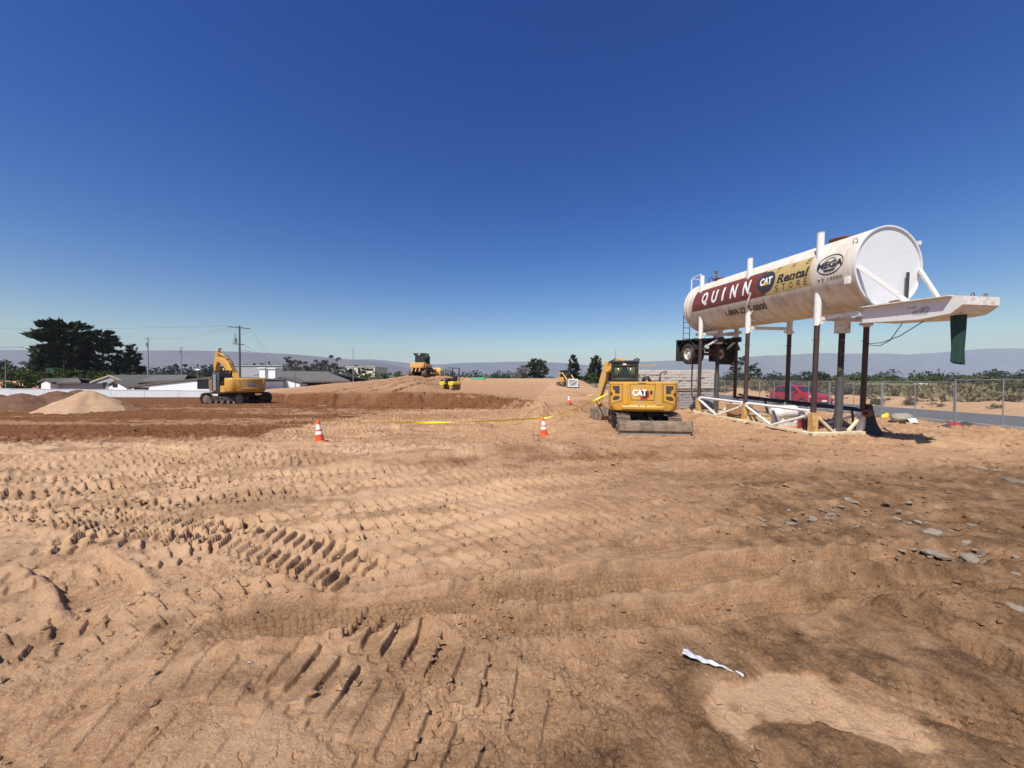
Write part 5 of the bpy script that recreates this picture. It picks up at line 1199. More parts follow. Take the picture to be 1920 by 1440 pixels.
# ---------------------------------------------------------------- pallets of pavers
rd = random.Random(4)
pav0 = {}
def paver_pallet(loc, rz, label, dark, w=1.22, d=1.05, layers=6, film=False):
    o = thing('paver_pallet', label, 'pallet of pavers', loc, rz, 'stacked pallets of concrete pavers')
    key = dark
    if key not in pav0:
        mb = MB()
        for k in range(5): mb.box((-w / 2 + .09 + k * (w - .18) / 4, 0, .105), (.12, d, .02))
        for k in range(3): mb.box((0, -d / 2 + .08 + k * (d - .16) / 2, .05), (w, .10, .09))
        pal = mb.build('wooden_base', 'pallet_wood'); lay = []
        for q in range(3):
            mb = MB(); r2 = random.Random(q + 7 * dark); n = 5
            for i in range(n):
                for j in range(4):
                    sx = w / n; sy = d / 4; mb.box((-w / 2 + sx * (i + .5) + r2.uniform(-.012, .012), -d / 2 + sy * (j + .5) + r2.uniform(-.015, .015), .0), (sx - .012, sy - .012, .158 - r2.uniform(0, .014)))
            lay.append(mb.build('paver_layer', 'paver_dark' if dark else 'paver', smooth=0)); 
        pav0[key] = (pal, lay); fresh = True
    else: fresh = False
    pal, lay = pav0[key]
    pb = pal if fresh else share(pal); pb.parent = o
    for k in range(layers):
        l = lay[k] if (fresh and k < 3) else share(lay[k % 3]); l.parent = o
        l.location = (rd.uniform(-.02, .02), rd.uniform(-.02, .02), .19 + .166 * k); l.rotation_euler = (0, 0, rd.uniform(-.015, .015) + (math.pi if k % 2 else 0)); l['kind'] = 'stuff'
    if film:
        def fm(u, v):
            a = u * 4; s = int(min(a, 3.999)); t = a - s; c = [(-1, -1), (1, -1), (1, 1), (-1, 1), (-1, -1)]
            x = (c[s][0] * (1 - t) + c[s + 1][0] * t) * (w / 2 + .012); y = (c[s][1] * (1 - t) + c[s + 1][1] * t) * (d / 2 + .012)
            g = .02 * math.sin(u * 60 + 9 * v) * math.sin(v * 7 + u * 20); return (x * (1 + g), y * (1 + g), .62 + .46 * v + .03 * math.sin(u * 22))
        MB().sheet(fm, 60, 5).build('plastic_wrap', 'film', o)
    return o
pc = gp(1320, 768); prz = math.radians(14); ux = Vector((math.cos(prz), math.sin(prz), 0)); uy = Vector((-math.sin(prz), math.cos(prz), 0))
base = Vector((pc.x + .05, pc.y + .6, 0)); TH = 1.2
PN = ['right end', 'second from the right end', 'third from the right end', 'fourth from the right end', 'left end']
for k in range(5):
    q = base - ux * (1.30 * k) + uy * (.05 * math.sin(k * 2)); z = gz(q.x, q.y) - .01
    paver_pallet((q.x, q.y, z), prz + .02 * math.sin(k), 'lower pallet of brownish grey pavers at the %s of the row' % PN[k], 1, layers=6)
    paver_pallet((q.x, q.y, z + TH), prz - .02 * math.cos(k), 'upper pallet of pale grey pavers at the %s of the row' % PN[k], 0, layers=6 + (k == 0), film=False)
for k in range(4):
    q = base - ux * (1.30 * k - .3) + uy * 1.2; z = gz(q.x, q.y) - .01
    paver_pallet((q.x, q.y, z), prz, 'pale paver pallet in the back row, stacked low, number %s along' % ORD[k], 1, layers=6)
    paver_pallet((q.x, q.y, z + TH), prz, 'pale paver pallet in the back row, stacked high, number %s along' % ORD[k], 0, layers=7)

# ---------------------------------------------------------------- small things near the fence
p = gp(1690, 794); o = thing('rolled_sack', 'grey rolled tarpaulin bundle with white underside by the fence', 'tarpaulin', (p.x, p.y, gz(p.x, p.y)), .5)
mb = MB(); rings = []
for i in range(13):
    x = -.62 + 1.24 * i / 12; r = .30 * math.sqrt(max(1 - (x / .66) ** 2, .02)); ring = []
    for k in range(18):
        a = 2 * math.pi * k / 18; f = 1 + .10 * math.sin(3 * a + 2 * x) + .07 * math.sin(7 * a + 5 * x); ring.append((x, 1.1 * r * math.cos(a) * f, .24 + .8 * r * math.sin(a) * f))
    rings.append(ring)
mb.loft(rings).build('bundle', 'sack_grey', o, smooth=60)
mb = MB(); mb.sheet(lambda u, v: (-.5 + 1.1 * u, -.36 - .1 * v + .05 * math.sin(8 * u), .24 - .2 * v + .04 * math.sin(5 * u)), 14, 4); mb.build('white_flap', 'sack_white', o, solid=.02)
MB().tube([(-.55, -.30, .1), (-.62, -.42, .05), (-.7, -.5, .02)], .03).build('stake', 'timber', o)
p = gp(1660, 783); o = thing('yellow_strap', 'yellow plastic block lying at the foot of the fence', 'plastic block', (p.x, p.y, gz(p.x, p.y)), .3)
MB().box((0, 0, .09), (.42, .16, .16), taper=(.7, .8)).build('block', 'tape_yellow', o, bevel=.02); MB().box((.12, 0, .20), (.1, .1, .08)).build('lug', 'tape_yellow', o)
p = gp(1790, 801); o = thing('cloth_heap', 'crumpled dark rags with a red cloth at the foot of the fence', 'rags', (p.x, p.y, gz(p.x, p.y)), .25)
def heap(cx, cy, rx, ry, h, seed):
    r3 = random.Random(seed); ph = [r3.uniform(0, 6) for _ in range(4)]
    def f(u, v):
        a = 2 * math.pi * u; r = v * (1 + .2 * math.sin(3 * a + ph[0])); z = h * (1 - v ** 1.5) * (1 + .5 * math.sin(4 * a + ph[1]) * v) + .03 * math.sin(9 * a + 8 * v + ph[2]); return (cx + rx * r * math.cos(a), cy + ry * r * math.sin(a), max(z, .0) + .005)
    return MB().sheet(f, 30, 8)
heap(0, 0, .35, .25, .20, 1).build('red_cloth', 'cloth_red', o, smooth=80); heap(.7, .05, .75, .3, .16, 2).build('dark_cloth', 'cloth_dark', o, smooth=80); heap(-.5, .0, .4, .2, .1, 3).build('dark_cloth', 'cloth_dark', o, smooth=80)
# litter
p = gp(1335, 1258); o = thing('plastic_litter', 'torn strip of white plastic lying on the dirt in the foreground', 'litter', (p.x, p.y, gz(p.x, p.y) + .040), -.55)
MB().sheet(lambda u, v: (-.17 + .34 * u, (.026 + .008 * math.sin(9 * u)) * (2 * v - 1) * (1.1 - .8 * u), .006 + .006 * math.sin(11 * u + 2 * v) + .004 * math.sin(31 * u + 5 * v) + .014 * (1 - u) ** 2), 40, 5).build('strip', 'litter', o, solid=.001)
p = gp(464, 1249); o = thing('paper_scrap', 'tiny white scrap half buried in a wheel mark', 'litter', (p.x, p.y, gz(p.x, p.y) + .012), .4)
MB().sheet(lambda u, v: (.025 * u, .014 * v, .006 * math.sin(5 * u)), 5, 2).build('scrap', 'litter', o, solid=.001)

# ---------------------------------------------------------------- stones in the dark soil at right
def rock_mesh(seed, flat, mat):
    r4 = random.Random(seed); bm = bmesh.new(); bmesh.ops.create_icosphere(bm, subdivisions=2, radius=1)
    ph = [r4.uniform(0, 6) for _ in range(6)]
    for v in bm.verts:
        c = v.co; k = 1 + .22 * math.sin(2.3 * c.x + ph[0]) * math.cos(2.1 * c.y + ph[1]) + .14 * math.sin(4.1 * c.y + ph[2] + c.z)
        c.x *= k; c.y *= k * .72; c.z *= flat * (1 + .2 * math.sin(3 * c.x + ph[3]))
        c.z = min(c.z, flat * .75 + .06 * c.x); v.co = c
    me = bpy.data.meshes.new('stone'); bm.to_mesh(me); bm.free(); me.materials.append(M(mat)); return me
stones = [rock_mesh(k, .42 + .08 * (k % 3), 'stone_pale' if k % 4 else 'stone_dark') for k in range(8)]
rs = random.Random(11)
spots = [(1908, 908, 30), (1848, 881, 16), (1862, 884, 12), (1690, 985, 8), (1730, 996, 12), (1748, 1000, 16), (1765, 1010, 12), (1800, 1016, 20), (1785, 1008, 10), (1745, 1036, 16), (1762, 1042, 14), (1820, 1048, 18), (1842, 1066, 16), (1826, 1062, 10), (1700, 1025, 12), (1712, 1030, 8), (1870, 1022, 10), (1900, 1076, 10), (1590, 938, 12), (1600, 941, 8), (1560, 972, 8), (1525, 973, 9), (1500, 992, 8), (1540, 985, 7), (1662, 944, 8), (1480, 982, 7), (1640, 975, 6), (1905, 1140, 18), (1880, 1128, 10), (1680, 972, 8), (1720, 978, 8), (1740, 982, 7), (1655, 1000, 6), (1820, 985, 8), (1850, 1000, 8)]
for k in range(130): q = rs.random(); spots.append((1480 + 420 * q + rs.gauss(0, 60), 955 + 110 * q + rs.gauss(0, 22), rs.uniform(2.2, 6.5)))
for k in range(25): spots.append((rs.uniform(1400, 1600), rs.gauss(975, 18), rs.uniform(2.5, 6)))
for k, (px, py, sz) in enumerate(spots):
    if px > 1990 or py < 870 or py > 1200: continue
    p = gp(px, py); r = sz * p.y / FPX
    o = bpy.data.objects.new('stone', stones[k % 8]); COL.objects.link(o)
    o.location = (p.x, p.y, p.z + r * .06 - .002); o.scale = (r, r, r * .8); o.rotation_euler = (rs.uniform(-.15, .15), rs.uniform(-.15, .15), rs.uniform(0, 6.3))
    sz_ = 'large' if sz > 13 else 'medium' if sz > 7 else 'small'; cl_ = 'pale grey' if k % 8 % 4 else 'dark grey'
    wh = 'near the fence end of the stone trail' if py < 935 else 'at the left end of the stone trail' if px < 1580 else 'nearest the camera in the stone trail' if py > 1040 else 'by the right edge of the stone trail' if px > 1810 else 'in the middle of the stone trail'
    tag(o, '%s %s flat stone in dark dirt %s' % (sz_, cl_, wh), 'stone', 'stones scattered over the dark dirt')
# crumbs of soil, uncountable
def scatter(name, n, fn, mat, label, seed, smin, smax):
    r5 = np.random.default_rng(seed); x, y = fn(r5, n); n = len(x); z, _ = full(x, y)
    ico = np.array([(1, 0, 0), (-1, 0, 0), (0, 1, 0), (0, -1, 0), (0, 0, 1), (0, 0, -1.)])
    fc = np.array([(0, 2, 4), (2, 1, 4), (1, 3, 4), (3, 0, 4), (2, 0, 5), (1, 2, 5), (3, 1, 5), (0, 3, 5)]); rz = r5.random(n) * 6.3
    s = smin * (smax / smin) ** (r5.random(n) ** 3)
    V = ico[None] * (1 + .35 * (r5.random((n, 6, 1)) - .5) * 1.6) * s[:, None, None] * (1 + .5 * (r5.random((n, 1, 3)) - .5)); V[:, :, 2] *= .75
    cz, sz = np.cos(rz)[:, None], np.sin(rz)[:, None]; V[:, :, 0], V[:, :, 1] = V[:, :, 0] * cz - V[:, :, 1] * sz, V[:, :, 0] * sz + V[:, :, 1] * cz
    V += np.stack([x, y, z + s * .25], -1)[:, None]
    F = (fc[None] + 6 * np.arange(n)[:, None, None]).reshape(-1, 3)
    me = bpy.data.meshes.new(name); me.from_pydata(V.reshape(-1, 3).tolist(), [], F.tolist()); at = me.attributes.new('soil', 'FLOAT_COLOR', 'POINT')
    pc = np.repeat(_, 6, 0).astype(np.float32); at.data.foreach_set('color', pc.ravel()); me.materials.append(M(mat)); o = bpy.data.objects.new(name, me); COL.objects.link(o); tag(o, label, None, kind='stuff')
def near_area(r5, n):
    r = 1.6 + 14 * r5.random(n) ** 1.7; a = np.radians(-58 + 116 * r5.random(n)); x, y = r * np.sin(a), r * np.cos(a)
    keep = fbm(x * .8 + 9, y * .8, 91, 3) + .16 * r5.standard_normal(n) > .0; return x[keep], y[keep]
scatter('soil_clods', 42000, near_area, 'soil', 'loose crumbs and clods of dry soil over the foreground', 3, .003, .032)
def mid_area(r5, n):
    r = 7 + 15 * r5.random(n); a = np.radians(-50 + 105 * r5.random(n)); x, y = r * np.sin(a), r * np.cos(a)
    keep = (fbm(x * .5 + 4, y * .5, 161, 3) + .16 * r5.standard_normal(n) > .05) & (x < 18.8); return x[keep], y[keep]
scatter('mid_clods', 9000, mid_area, 'soil', 'loose clods of soil around the cones and the tank stand', 8, .010, .06)
def cut_area(r5, n):
    x = -18 + 20 * r5.random(n); y = 26 + 8 * r5.random(n); return x, y
scatter('cut_clods', 900, cut_area, 'soil', 'lumps of soil along the foot and lip of the cut', 5, .03, .14)

# ---------------------------------------------------------------- sand and soil piles at left
def pile(px, py_top, d, rx, ry, label, mat, seed, shear=0.0):
    top = W(px, py_top, d); zb = gz(top.x, top.y); h = top.z - zb + .1
    mb = MB(); vs = []; nr, na = 26, 90; a = np.linspace(0, 2 * math.pi, na, endpoint=False)
    rr = np.linspace(0, 1, nr)
    A, R = np.meshgrid(a, rr); lobes = 1 + .07 * np.sin(2 * A + seed) + .06 * np.sin(5 * A + 2 * seed) + .03 * np.sin(11 * A + seed)
    x = rx * R * np.cos(A) * lobes + shear * h * (1 - R); y = ry * R * np.sin(A) * lobes
    z = h * (1 - R) ** .96; z = z * (1 - .05 * np.exp(-(R / .08) ** 2)) + .10 * h * fbm(x * .9 + seed, y * .9, 7 + seed, 4) * np.sin(np.pi * np.clip(R, .05, 1)) + .05 * fbm(x * 4, y * 4, 3, 3); z[-1] = -.25
    vs = np.stack([x, y, z], -1).reshape(-1, 3); fs = [(i * na + k, i * na + (k + 1) % na, (i + 1) * na + (k + 1) % na, (i + 1) * na + k) for i in range(nr - 1) for k in range(na)]
    mb.add(vs.tolist(), fs); o = mb.build('soil_pile', mat, smooth=80); o.location = (top.x, top.y, zb - .1); return tag(o, label, 'soil pile', 'piles of sand and soil in front of the white wall')
pm('pile_sand', (.36, .225, .13), .95, var=.12, scale=2.5, bump=.6, bump_scale=12, dirt=(.42, .29, .18), dirt_amt=.35, dirt_scale=1.5)
pm('pile_soil', (.120, .055, .026), .95, var=.25, scale=2.0, bump=.8, bump_scale=9, dirt=(.20, .105, .052), dirt_amt=.3, dirt_scale=1.3)
pile(166, 730, 26, 2.75, 2.4, 'light tan cone of sand, the largest pale pile before the white wall', 'pile_sand', 1, .0)
pile(108, 731, 29.5, 3.6, 3.0, 'dark brown soil pile behind the pale sand cone', 'pile_soil', 2)
pile(146, 729, 31, 2.6, 2.6, 'dark soil ridge peeping over the top of the pale sand cone', 'pile_soil', 6)
pile(40, 735.5, 28, 3.4, 2.8, 'lumpy dark brown soil pile at the left edge', 'pile_soil', 3)
pile(-20, 736, 30, 3.6, 3.0, 'dark soil pile cut off by the left edge of the view', 'pile_soil', 4)
pile(236, 752, 26.5, 1.8, 1.2, 'low brown soil spill right of the pale sand cone', 'pile_soil', 5)

# ---------------------------------------------------------------- low white wall, houses, sheds
def wallrun(px0, px1, d, ptop0, ptop1, label):
    a = W(px0, ptop0, d); b = W(px1, ptop1, d); zb = -.9; o = thing('low_wall', label, 'wall', (0, 0, 0)); n = max(1, int((b.x - a.x) / 4.2))
    for k in range(n):
        p0 = a.lerp(b, k / n); p1 = a.lerp(b, (k + 1) / n); zt = (p0.z + p1.z) / 2
        MB().box(((p0.x + p1.x) / 2, d, (zt + zb) / 2), (p1.x - p0.x - .03, .2, zt - zb)).build('wall_panel', 'wall_white', o, bevel=.02)
        MB().box(((p0.x + p1.x) / 2, d, zt + .03), (p1.x - p0.x, .26, .06)).build('coping', 'wall_white', o)
    return o
wallrun(-420, 398, 50, 725, 733, 'long low white wall running behind the soil piles and large excavator')

def house(name, label, d, eaveL, peak, eaveR, depth, wallm, roofm, zb=-1.6, overhang=.12, ridge_back=None, openings=(), cat='house', trim='fascia_dark'):
    """gable end facing the camera; eaves and peak given as sight lines at distance d; building runs back"""
    A, Pk, B = W(*eaveL, d), W(*peak, d), W(*eaveR, d)
    o = thing(name, label, cat, (Pk.x, d, zb)); L = lambda p: Vector((p.x - Pk.x, 0, p.z - zb))
    a, p, b = L(A), L(Pk), L(B); th = .16
    wi = .45
    def inset(q): return Vector((q.x + (wi if q.x < 0 else -wi), 0, q.z - .28))
    ai, bi, pi_ = inset(a), inset(b), Vector((p.x, 0, p.z - .3))
    mb = MB(); mb.prism([(ai.x, 0), (bi.x, 0), (bi.x, bi.z), (pi_.x, pi_.z), (ai.x, ai.z)], (0, overhang, 0), (1, 0, 0), (0, 0, 1), (0, depth - 2 * overhang, 0)); mb.build('wall', wallm, o, smooth=0)
    for q, nm in ((a, 'roof_slope'), (b, 'roof_slope')):
        mb = MB(); mb.prism([(q.x, q.z - th), (p.x, p.z - th), (p.x, p.z), (q.x, q.z)], (0, 0, 0), (1, 0, 0), (0, 0, 1), (0, depth, 0)); mb.build(nm, roofm, o, smooth=0)
        mb = MB(); mb.prism([(q.x, q.z - th - .10), (p.x, p.z - th - .10), (p.x, p.z + .02), (q.x, q.z + .02)], (0, -.045, 0), (1, 0, 0), (0, 0, 1), (0, .04, 0)); mb.build('fascia_board', trim, o, smooth=0)
    for (x0, y0, x1, y1, m, nm) in openings:
        q0 = W(x0, y1, d); q1 = W(x1, y0, d)
        w_ = MB().box(((q0.x + q1.x) / 2 - Pk.x, overhang - .02, (q0.z + q1.z) / 2 - zb), (q1.x - q0.x, .05, q1.z - q0.z)).build(nm, m, o)
        MB().box(((q0.x + q1.x) / 2 - Pk.x, overhang - .05, q1.z - zb + .06), (q1.x - q0.x + .2, .06, .10)).build('lintel', 'fascia', w_)
    return o
house('gable_house', 'grey walled house with tan edged gable roof behind the white wall', 62, (168, 716), (205, 703), (243, 718), 8, 'stucco_grey', 'roof_shingle', trim='fascia', openings=((192, 717, 199, 725, 'opening_dark', 'window'), (211, 718, 220, 726, 'opening_dark', 'window')))
house('lean_wing', 'small white gabled porch on the front of the grey house', 60.5, (198, 722), (216, 712.5), (241, 725), 2.5, 'stucco_white', 'roof_shingle', openings=((210, 718.5, 219, 726, 'opening_dark', 'window'),))
# long low wing with its roof slope to the camera
def longwing(name, label, d, pts_eave, pts_ridge, back, wallm, roofm, zb=-1.6, openings=(), cat='house'):
    e0, e1 = W(*pts_eave[0], d), W(*pts_eave[1], d); r0, r1 = W(*pts_ridge[0], d + back), W(*pts_ridge[1], d + back)
    o = thing(name, label, cat, (e0.x, d, zb)); c = Vector((e0.x, d, zb)); q = [v - c for v in (e0, e1, r1, r0)]
    th = Vector((0, 0, -.16))
    mb = MB(); mb.add([*q, *[v + th for v in q]], [(0, 1, 2, 3), (7, 6, 5, 4), (0, 4, 5, 1), (1, 5, 6, 2), (2, 6, 7, 3), (3, 7, 4, 0)]); mb.build('front_roof_slope', roofm, o, smooth=0)
    bk = [q[3], q[2], Vector((q[1].x, 2 * back, q[1].z)), Vector((q[0].x, 2 * back, q[0].z))]
    mb = MB(); mb.add([*bk, *[v + th for v in bk]], [(0, 1, 2, 3), (7, 6, 5, 4), (0, 4, 5, 1), (1, 5, 6, 2), (2, 6, 7, 3), (3, 7, 4, 0)]); mb.build('back_roof_slope', roofm, o, smooth=0)
    mb = MB(); x0, x1 = q[0].x + .4, q[1].x - .4; y0, y1 = .7, 2 * back - .7; f = .7 / back
    za = q[0].z - .25; mb.prism([(x0, 0), (x1, 0), (x1, q[1].z - .22), (x0, q[0].z - .22)], (0, y0, 0), (1, 0, 0), (0, 0, 1), (0, y1 - y0, 0)); mb.build('wall', wallm, o, smooth=0)
    mb = MB(); mb.prism([(q[0].x, q[0].z - .26), (q[1].x, q[1].z - .26), (q[1].x, q[1].z + .02), (q[0].x, q[0].z + .02)], (0, -.045, 0), (1, 0, 0), (0, 0, 1), (0, .04, 0)); mb.build('fascia_board', 'fascia_dark', o, smooth=0)
    for (ax_, ay, bx, by, m, nm) in openings:
        s0, s1 = W(ax_, by, d + .7), W(bx, ay, d + .7); MB().box(((s0.x + s1.x) / 2 - c.x, .67, (s0.z + s1.z) / 2 - zb), (s1.x - s0.x, .08, s1.z - s0.z)).build(nm, m, o)
    return o
longwing('long_house', 'long low house with dark shingle roof between the gable house and the large excavator', 64, ((240, 716), (345, 712)), ((206, 703), (352, 702.5)), 6, 'stucco_grey', 'roof_shingle')
house('white_house', 'white walled house with low pitched dark roof, partly hidden by the large excavator', 57, (240, 723.5), (398, 706), (470, 712), 9, 'stucco_white', 'roof_shingle', openings=((369, 712, 394, 729, 'opening_dark', 'garage_opening'), (250, 726.5, 277, 731, 'opening_dark', 'window')))
house('bungalow_gable', 'white gable end of the bungalow right of the large excavator', 66, (486, 716.5), (527, 706), (566, 716.5), 7, 'stucco_white', 'roof_shingle')
longwing('bungalow', 'wide bungalow with grey shingle roof below the power pole', 68, ((516, 715.5), (657, 713.5)), ((522, 695.5), (612, 696.5)), 7, 'stucco_grey', 'roof_shingle', openings=((570, 717, 604, 724, 'opening_dark', 'window'), (606, 717, 622, 724, 'opening_dark', 'door')))
p = W(612, 701, 76); o = thing('roof_gablet', 'small dark gablet standing on the bungalow roof', 'gablet', (p.x, 74.5, p.z - .6)); MB().prism([(-1.6, .1), (1.6, .1), (0, 1.15)], (0, 0, 0), (1, 0, 0), (0, 0, 1), (0, 3, 0)).build('gablet_roof', 'roof_shingle', o); MB().prism([(-1.2, .16), (1.2, .16), (0, .95)], (0, -.02, 0), (1, 0, 0), (0, 0, 1), (0, .02, 0)).build('vent', 'opening_dark', o)
# garden shed
sh = house('garden_shed', 'small white fronted shed with dark roof at the left behind the wall', 58, (70, 715), (84, 709.5), (98, 716), 6, 'stucco_white', 'roof_shingle')
longwing('shed_side', 'low grey storage shed adjoining the white fronted shed', 58.5, ((98, 716.5), (152, 716)), ((88, 709.5), (146, 709)), 3, 'stucco_grey', 'roof_shingle', cat='shed')
# terracotta earth bank at far left
p = W(0, 719, 80); o = tag(MB().sheet(lambda u, v: (-40 + 60 * u, 8 * v, -2 + 3.6 * min(1, v * 3) + .35 * math.sin(9 * u + 3 * v)), 60, 8).build('earth_bank', 'terracotta', smooth=80), 'reddish earth bank beyond the white wall at the far left', 'earth bank'); o.location = (p.x - 5, 80, p.z - 1.2)

def block(name, label, d, x0, y0, x1, y1, depth, wallm, roofm, zb=-2.0, wins=(), cat='building', rows=None):
    a, b = W(x0, y0, d), W(x1, y1, d); o = thing(name, label, cat, ((a.x + b.x) / 2, d, zb)); h = a.z - zb; w = b.x - a.x
    MB().box((0, depth / 2, h / 2), (w, depth, h)).build('wall', wallm, o, smooth=0); MB().box((0, depth / 2, h + .15), (w + .6, depth + .6, .3)).build('roof', roofm, o, smooth=0)
    for (ax_, ay, bx, by) in wins:
        s0, s1 = W(ax_, by, d), W(bx, ay, d); MB().box(((s0.x + s1.x) / 2 - o.location.x, -.02, (s0.z + s1.z) / 2 - zb), (s1.x - s0.x, .06, s1.z - s0.z)).build('window', 'opening_dark', o)
    return o
block('warehouse', 'long pale warehouse roof beyond the power pole', 150, 434, 686, 530, 700, 20, 'stucco_grey', 'roof_light')
block('plant_room', 'white rooftop unit left of the lamp post', 110, 486, 691, 497, 700, 3, 'stucco_white', 'stucco_white')
block('plant_room', 'white rooftop unit right of the lamp post', 110, 503, 691.5, 516, 701, 3, 'stucco_white', 'stucco_white')
block('office_building', 'cream two storey building behind the thin mast', 200, 647, 688.5, 703, 703, 20, 'stucco_cream', 'stucco_cream', wins=((654, 691, 664, 696), (671, 690, 676, 699), (683, 691, 700, 695)))
block('grey_building', 'blue grey flat building left of the cream building', 190, 632, 694, 650, 702, 12, 'stucco_grey', 'roof_light')
block('hill_villa', 'orange villa on the far plain seen through the fence', 260, 1795, 723.5, 1822, 728, 14, 'terracotta', 'terracotta', zb=-6); block('villa_tower', 'orange gabled end of the villa seen through the fence', 255, 1808, 721, 1817, 729, 10, 'stucco_cream', 'terracotta', zb=-6)
p = W(1726, 731, 75); o = thing('white_van', 'white box van parked beyond the scrub behind the fence', 'van', (p.x, 75, p.z - .3), .2); MB().box((0, 0, 1.1), (1.7, 1.2, 1.1)).build('box_body', 'tank_white', o, bevel=.06); MB().box((.95, 0, .8), (.5, 1.1, .7), taper=(.6, .95)).build('cab', 'tank_white', o, bevel=.06); MB().box((1.12, 0, 1.0), (.1, .9, .3)).build('windscreen', 'car_glass', o)
for sx in (-.5, .8): MB().cyl((sx, -.55, .3), (sx, .55, .3), .28).build('wheel', 'rubber', o)

# ---------------------------------------------------------------- poles and wires
def pole(name, px, pyt, pyb, d, r, mat, label, cat='utility pole'):
    t = W(px, pyt, d); zb = min(W(px, pyb, d).z, gz(t.x, d)) - .3; o = thing(name, label, cat, (t.x, d, zb)); h = t.z - zb
    MB().cyl((0, 0, 0), (0, 0, h), r, r * .72, n=10).build('shaft', mat, o); return o, h, t
o, h, t = pole('utility_pole', 449, 610.5, 712, 58, .17, 'pole_wood', 'tall wooden utility pole with crossarms and a transformer behind the large excavator')
top1 = h - .25; MB().beam((-1.75, 0, top1 + .12), (1.55, 0, top1 - .22), .12, .14).build('crossarm', 'pole_wood', o)
a2 = h - 2.85; MB().beam((-1.05, 0, a2 + .05), (.65, 0, a2 - .1), .12, .14).build('crossarm', 'pole_wood', o)
MB().cyl((-.52, -.2, a2 + .18), (-.52, -.2, a2 + .85), .22, n=16).build('transformer', 'metal_grey', o); MB().cyl((-.52, -.2, a2 + .85), (-.52, -.2, a2 + 1.55), .05).build('bushing', 'pole_wood', o)
MB().tube([(.1, 0, h - 3.95), (.8, -.1, h - 3.9), (1.25, -.15, h - 3.95)], .04).build('lamp_arm', 'metal_grey', o); MB().box((1.45, -.15, h - 3.98), (.55, .22, .13)).build('lamp_head', 'metal_grey', o, bevel=.04)
for sx in (-1.6, -.9, .9, 1.4): MB().cyl((sx, 0, top1 + .1), (sx, 0, top1 + .32), .05).build('insulator', 'lens_white', o)
MB().tube([(-.6, 0, top1 - .05), (-.2, 0, top1 - .6), (0, 0, top1 - .7)], .02, 5).build('arm_brace', 'metal_grey', o); MB().tube([(.6, 0, top1 - .15), (.2, 0, top1 - .6), (0, 0, top1 - .7)], .02, 5).build('arm_brace', 'metal_grey', o)
tp = t
o, h, t2 = pole('utility_pole', 277, 632, 715, 75, .13, 'metal_grey', 'slim grey utility pole with small crossarm above the gable house'); MB().beam((-.9, 0, h - .3), (.9, 0, h - .3), .1, .1).build('crossarm', 'metal_grey', o); MB().cyl((-.1, -.15, h - 1.75), (-.1, -.15, h - 1.2), .16).build('transformer', 'metal_grey', o)
o, h, t3 = pole('utility_pole', 340, 650.5, 708, 110, .14, 'metal_grey', 'short grey utility pole with a transformer left of the excavator boom'); MB().beam((-.8, 0, h - .2), (.8, 0, h - .2), .12, .12).build('crossarm', 'metal_grey', o); MB().cyl((-.3, -.2, h - 1.7), (-.3, -.2, h - 1.1), .22).build('transformer', 'metal_grey', o)
o, h, t4 = pole('mast', 662, 652.5, 718, 72, .07, 'metal_grey', 'thin grey mast standing right of the bungalow', 'mast'); MB().cyl((0, 0, h), (0, 0, h + .4), .02).build('mast_tip', 'metal_grey', o)
o, h, t5 = pole('street_lamp', 497, 664, 700, 105, .08, 'metal_grey', 'distant slim street lamp between the white rooftop units', 'street lamp'); MB().tube([(0, 0, h), (.3, 0, h + .25), (.9, 0, h + .3)], .04).build('lamp_arm', 'metal_grey', o); MB().box((1.1, 0, h + .28), (.5, .2, .1)).build('lamp_head', 'metal_grey', o)
o, h, t6 = pole('lamp_column', 553, 689, 722, 66, .04, 'pole_wood', 'thin dark lamp column in front of the bungalow gable', 'street lamp'); MB().tube([(0, 0, h), (-.4, 0, h + .1), (-.9, 0, h + .05)], .03).build('lamp_arm', 'pole_wood', o)
o, h, t7 = pole('vent_lamp', 371, 694, 712, 64, .05, 'fascia', 'short post with a white dome lamp left of the large excavator', 'street lamp'); MB().lathe([(.001, .25), (.25, .18), (.42, 0), (.001, -.02)], (0, 0, h), (0, 0, 1), 16).build('dome', 'lens_white', o)
o, h, t8 = pole('street_lamp', -40, 655, 725, 70, .09, 'metal_grey', 'curved street lamp arm reaching in from the left edge', 'street lamp'); MB().tube([(0, 0, h), (2.2, 0, h + .1), (4.8, 0, h + .45), (7.4, 0, h + .42)], .06).build('lamp_arm', 'metal_grey', o); MB().box((7.8, 0, h + .40), (.9, .3, .12)).build('lamp_head', 'metal_grey', o)
o, h, t9 = pole('street_lamp', 10, 683, 712, 70, .06, 'metal_grey', 'small pale street lamp in front of the green bushes at far left', 'street lamp'); MB().tube([(0, 0, h), (.5, 0, h + .2), (1.4, 0, h + .2)], .05).build('lamp_arm', 'metal_grey', o)
def wire(a, b, sag, label):
    a, b = Vector(a), Vector(b); pts = [a.lerp(b, k / 16) - Vector((0, 0, sag * 4 * (k / 16) * (1 - k / 16))) for k in range(17)]
    return tag(MB().tube(pts, .012, 4).build('overhead_wire', 'cable'), label, 'wire', 'overhead wires')
wire(tp + Vector((-1.6, 0, 0)), W(-200, 610, 75), .6, 'upper overhead wire running left from the tall utility pole')
wire(tp + Vector((-.9, 0, -.05)), t2 + Vector((.9, 0, -.2)), .8, 'overhead wire between the tall pole and the slim grey pole')
wire(tp + Vector((1.4, 0, -.3)), W(530, 690, 75), .3, 'overhead wire slanting down right from the tall pole to the bungalow')
wire(tp + Vector((.6, 0, -2.9)), W(545, 692, 80), .3, 'service wire dropping from the lower crossarm to the bungalow')
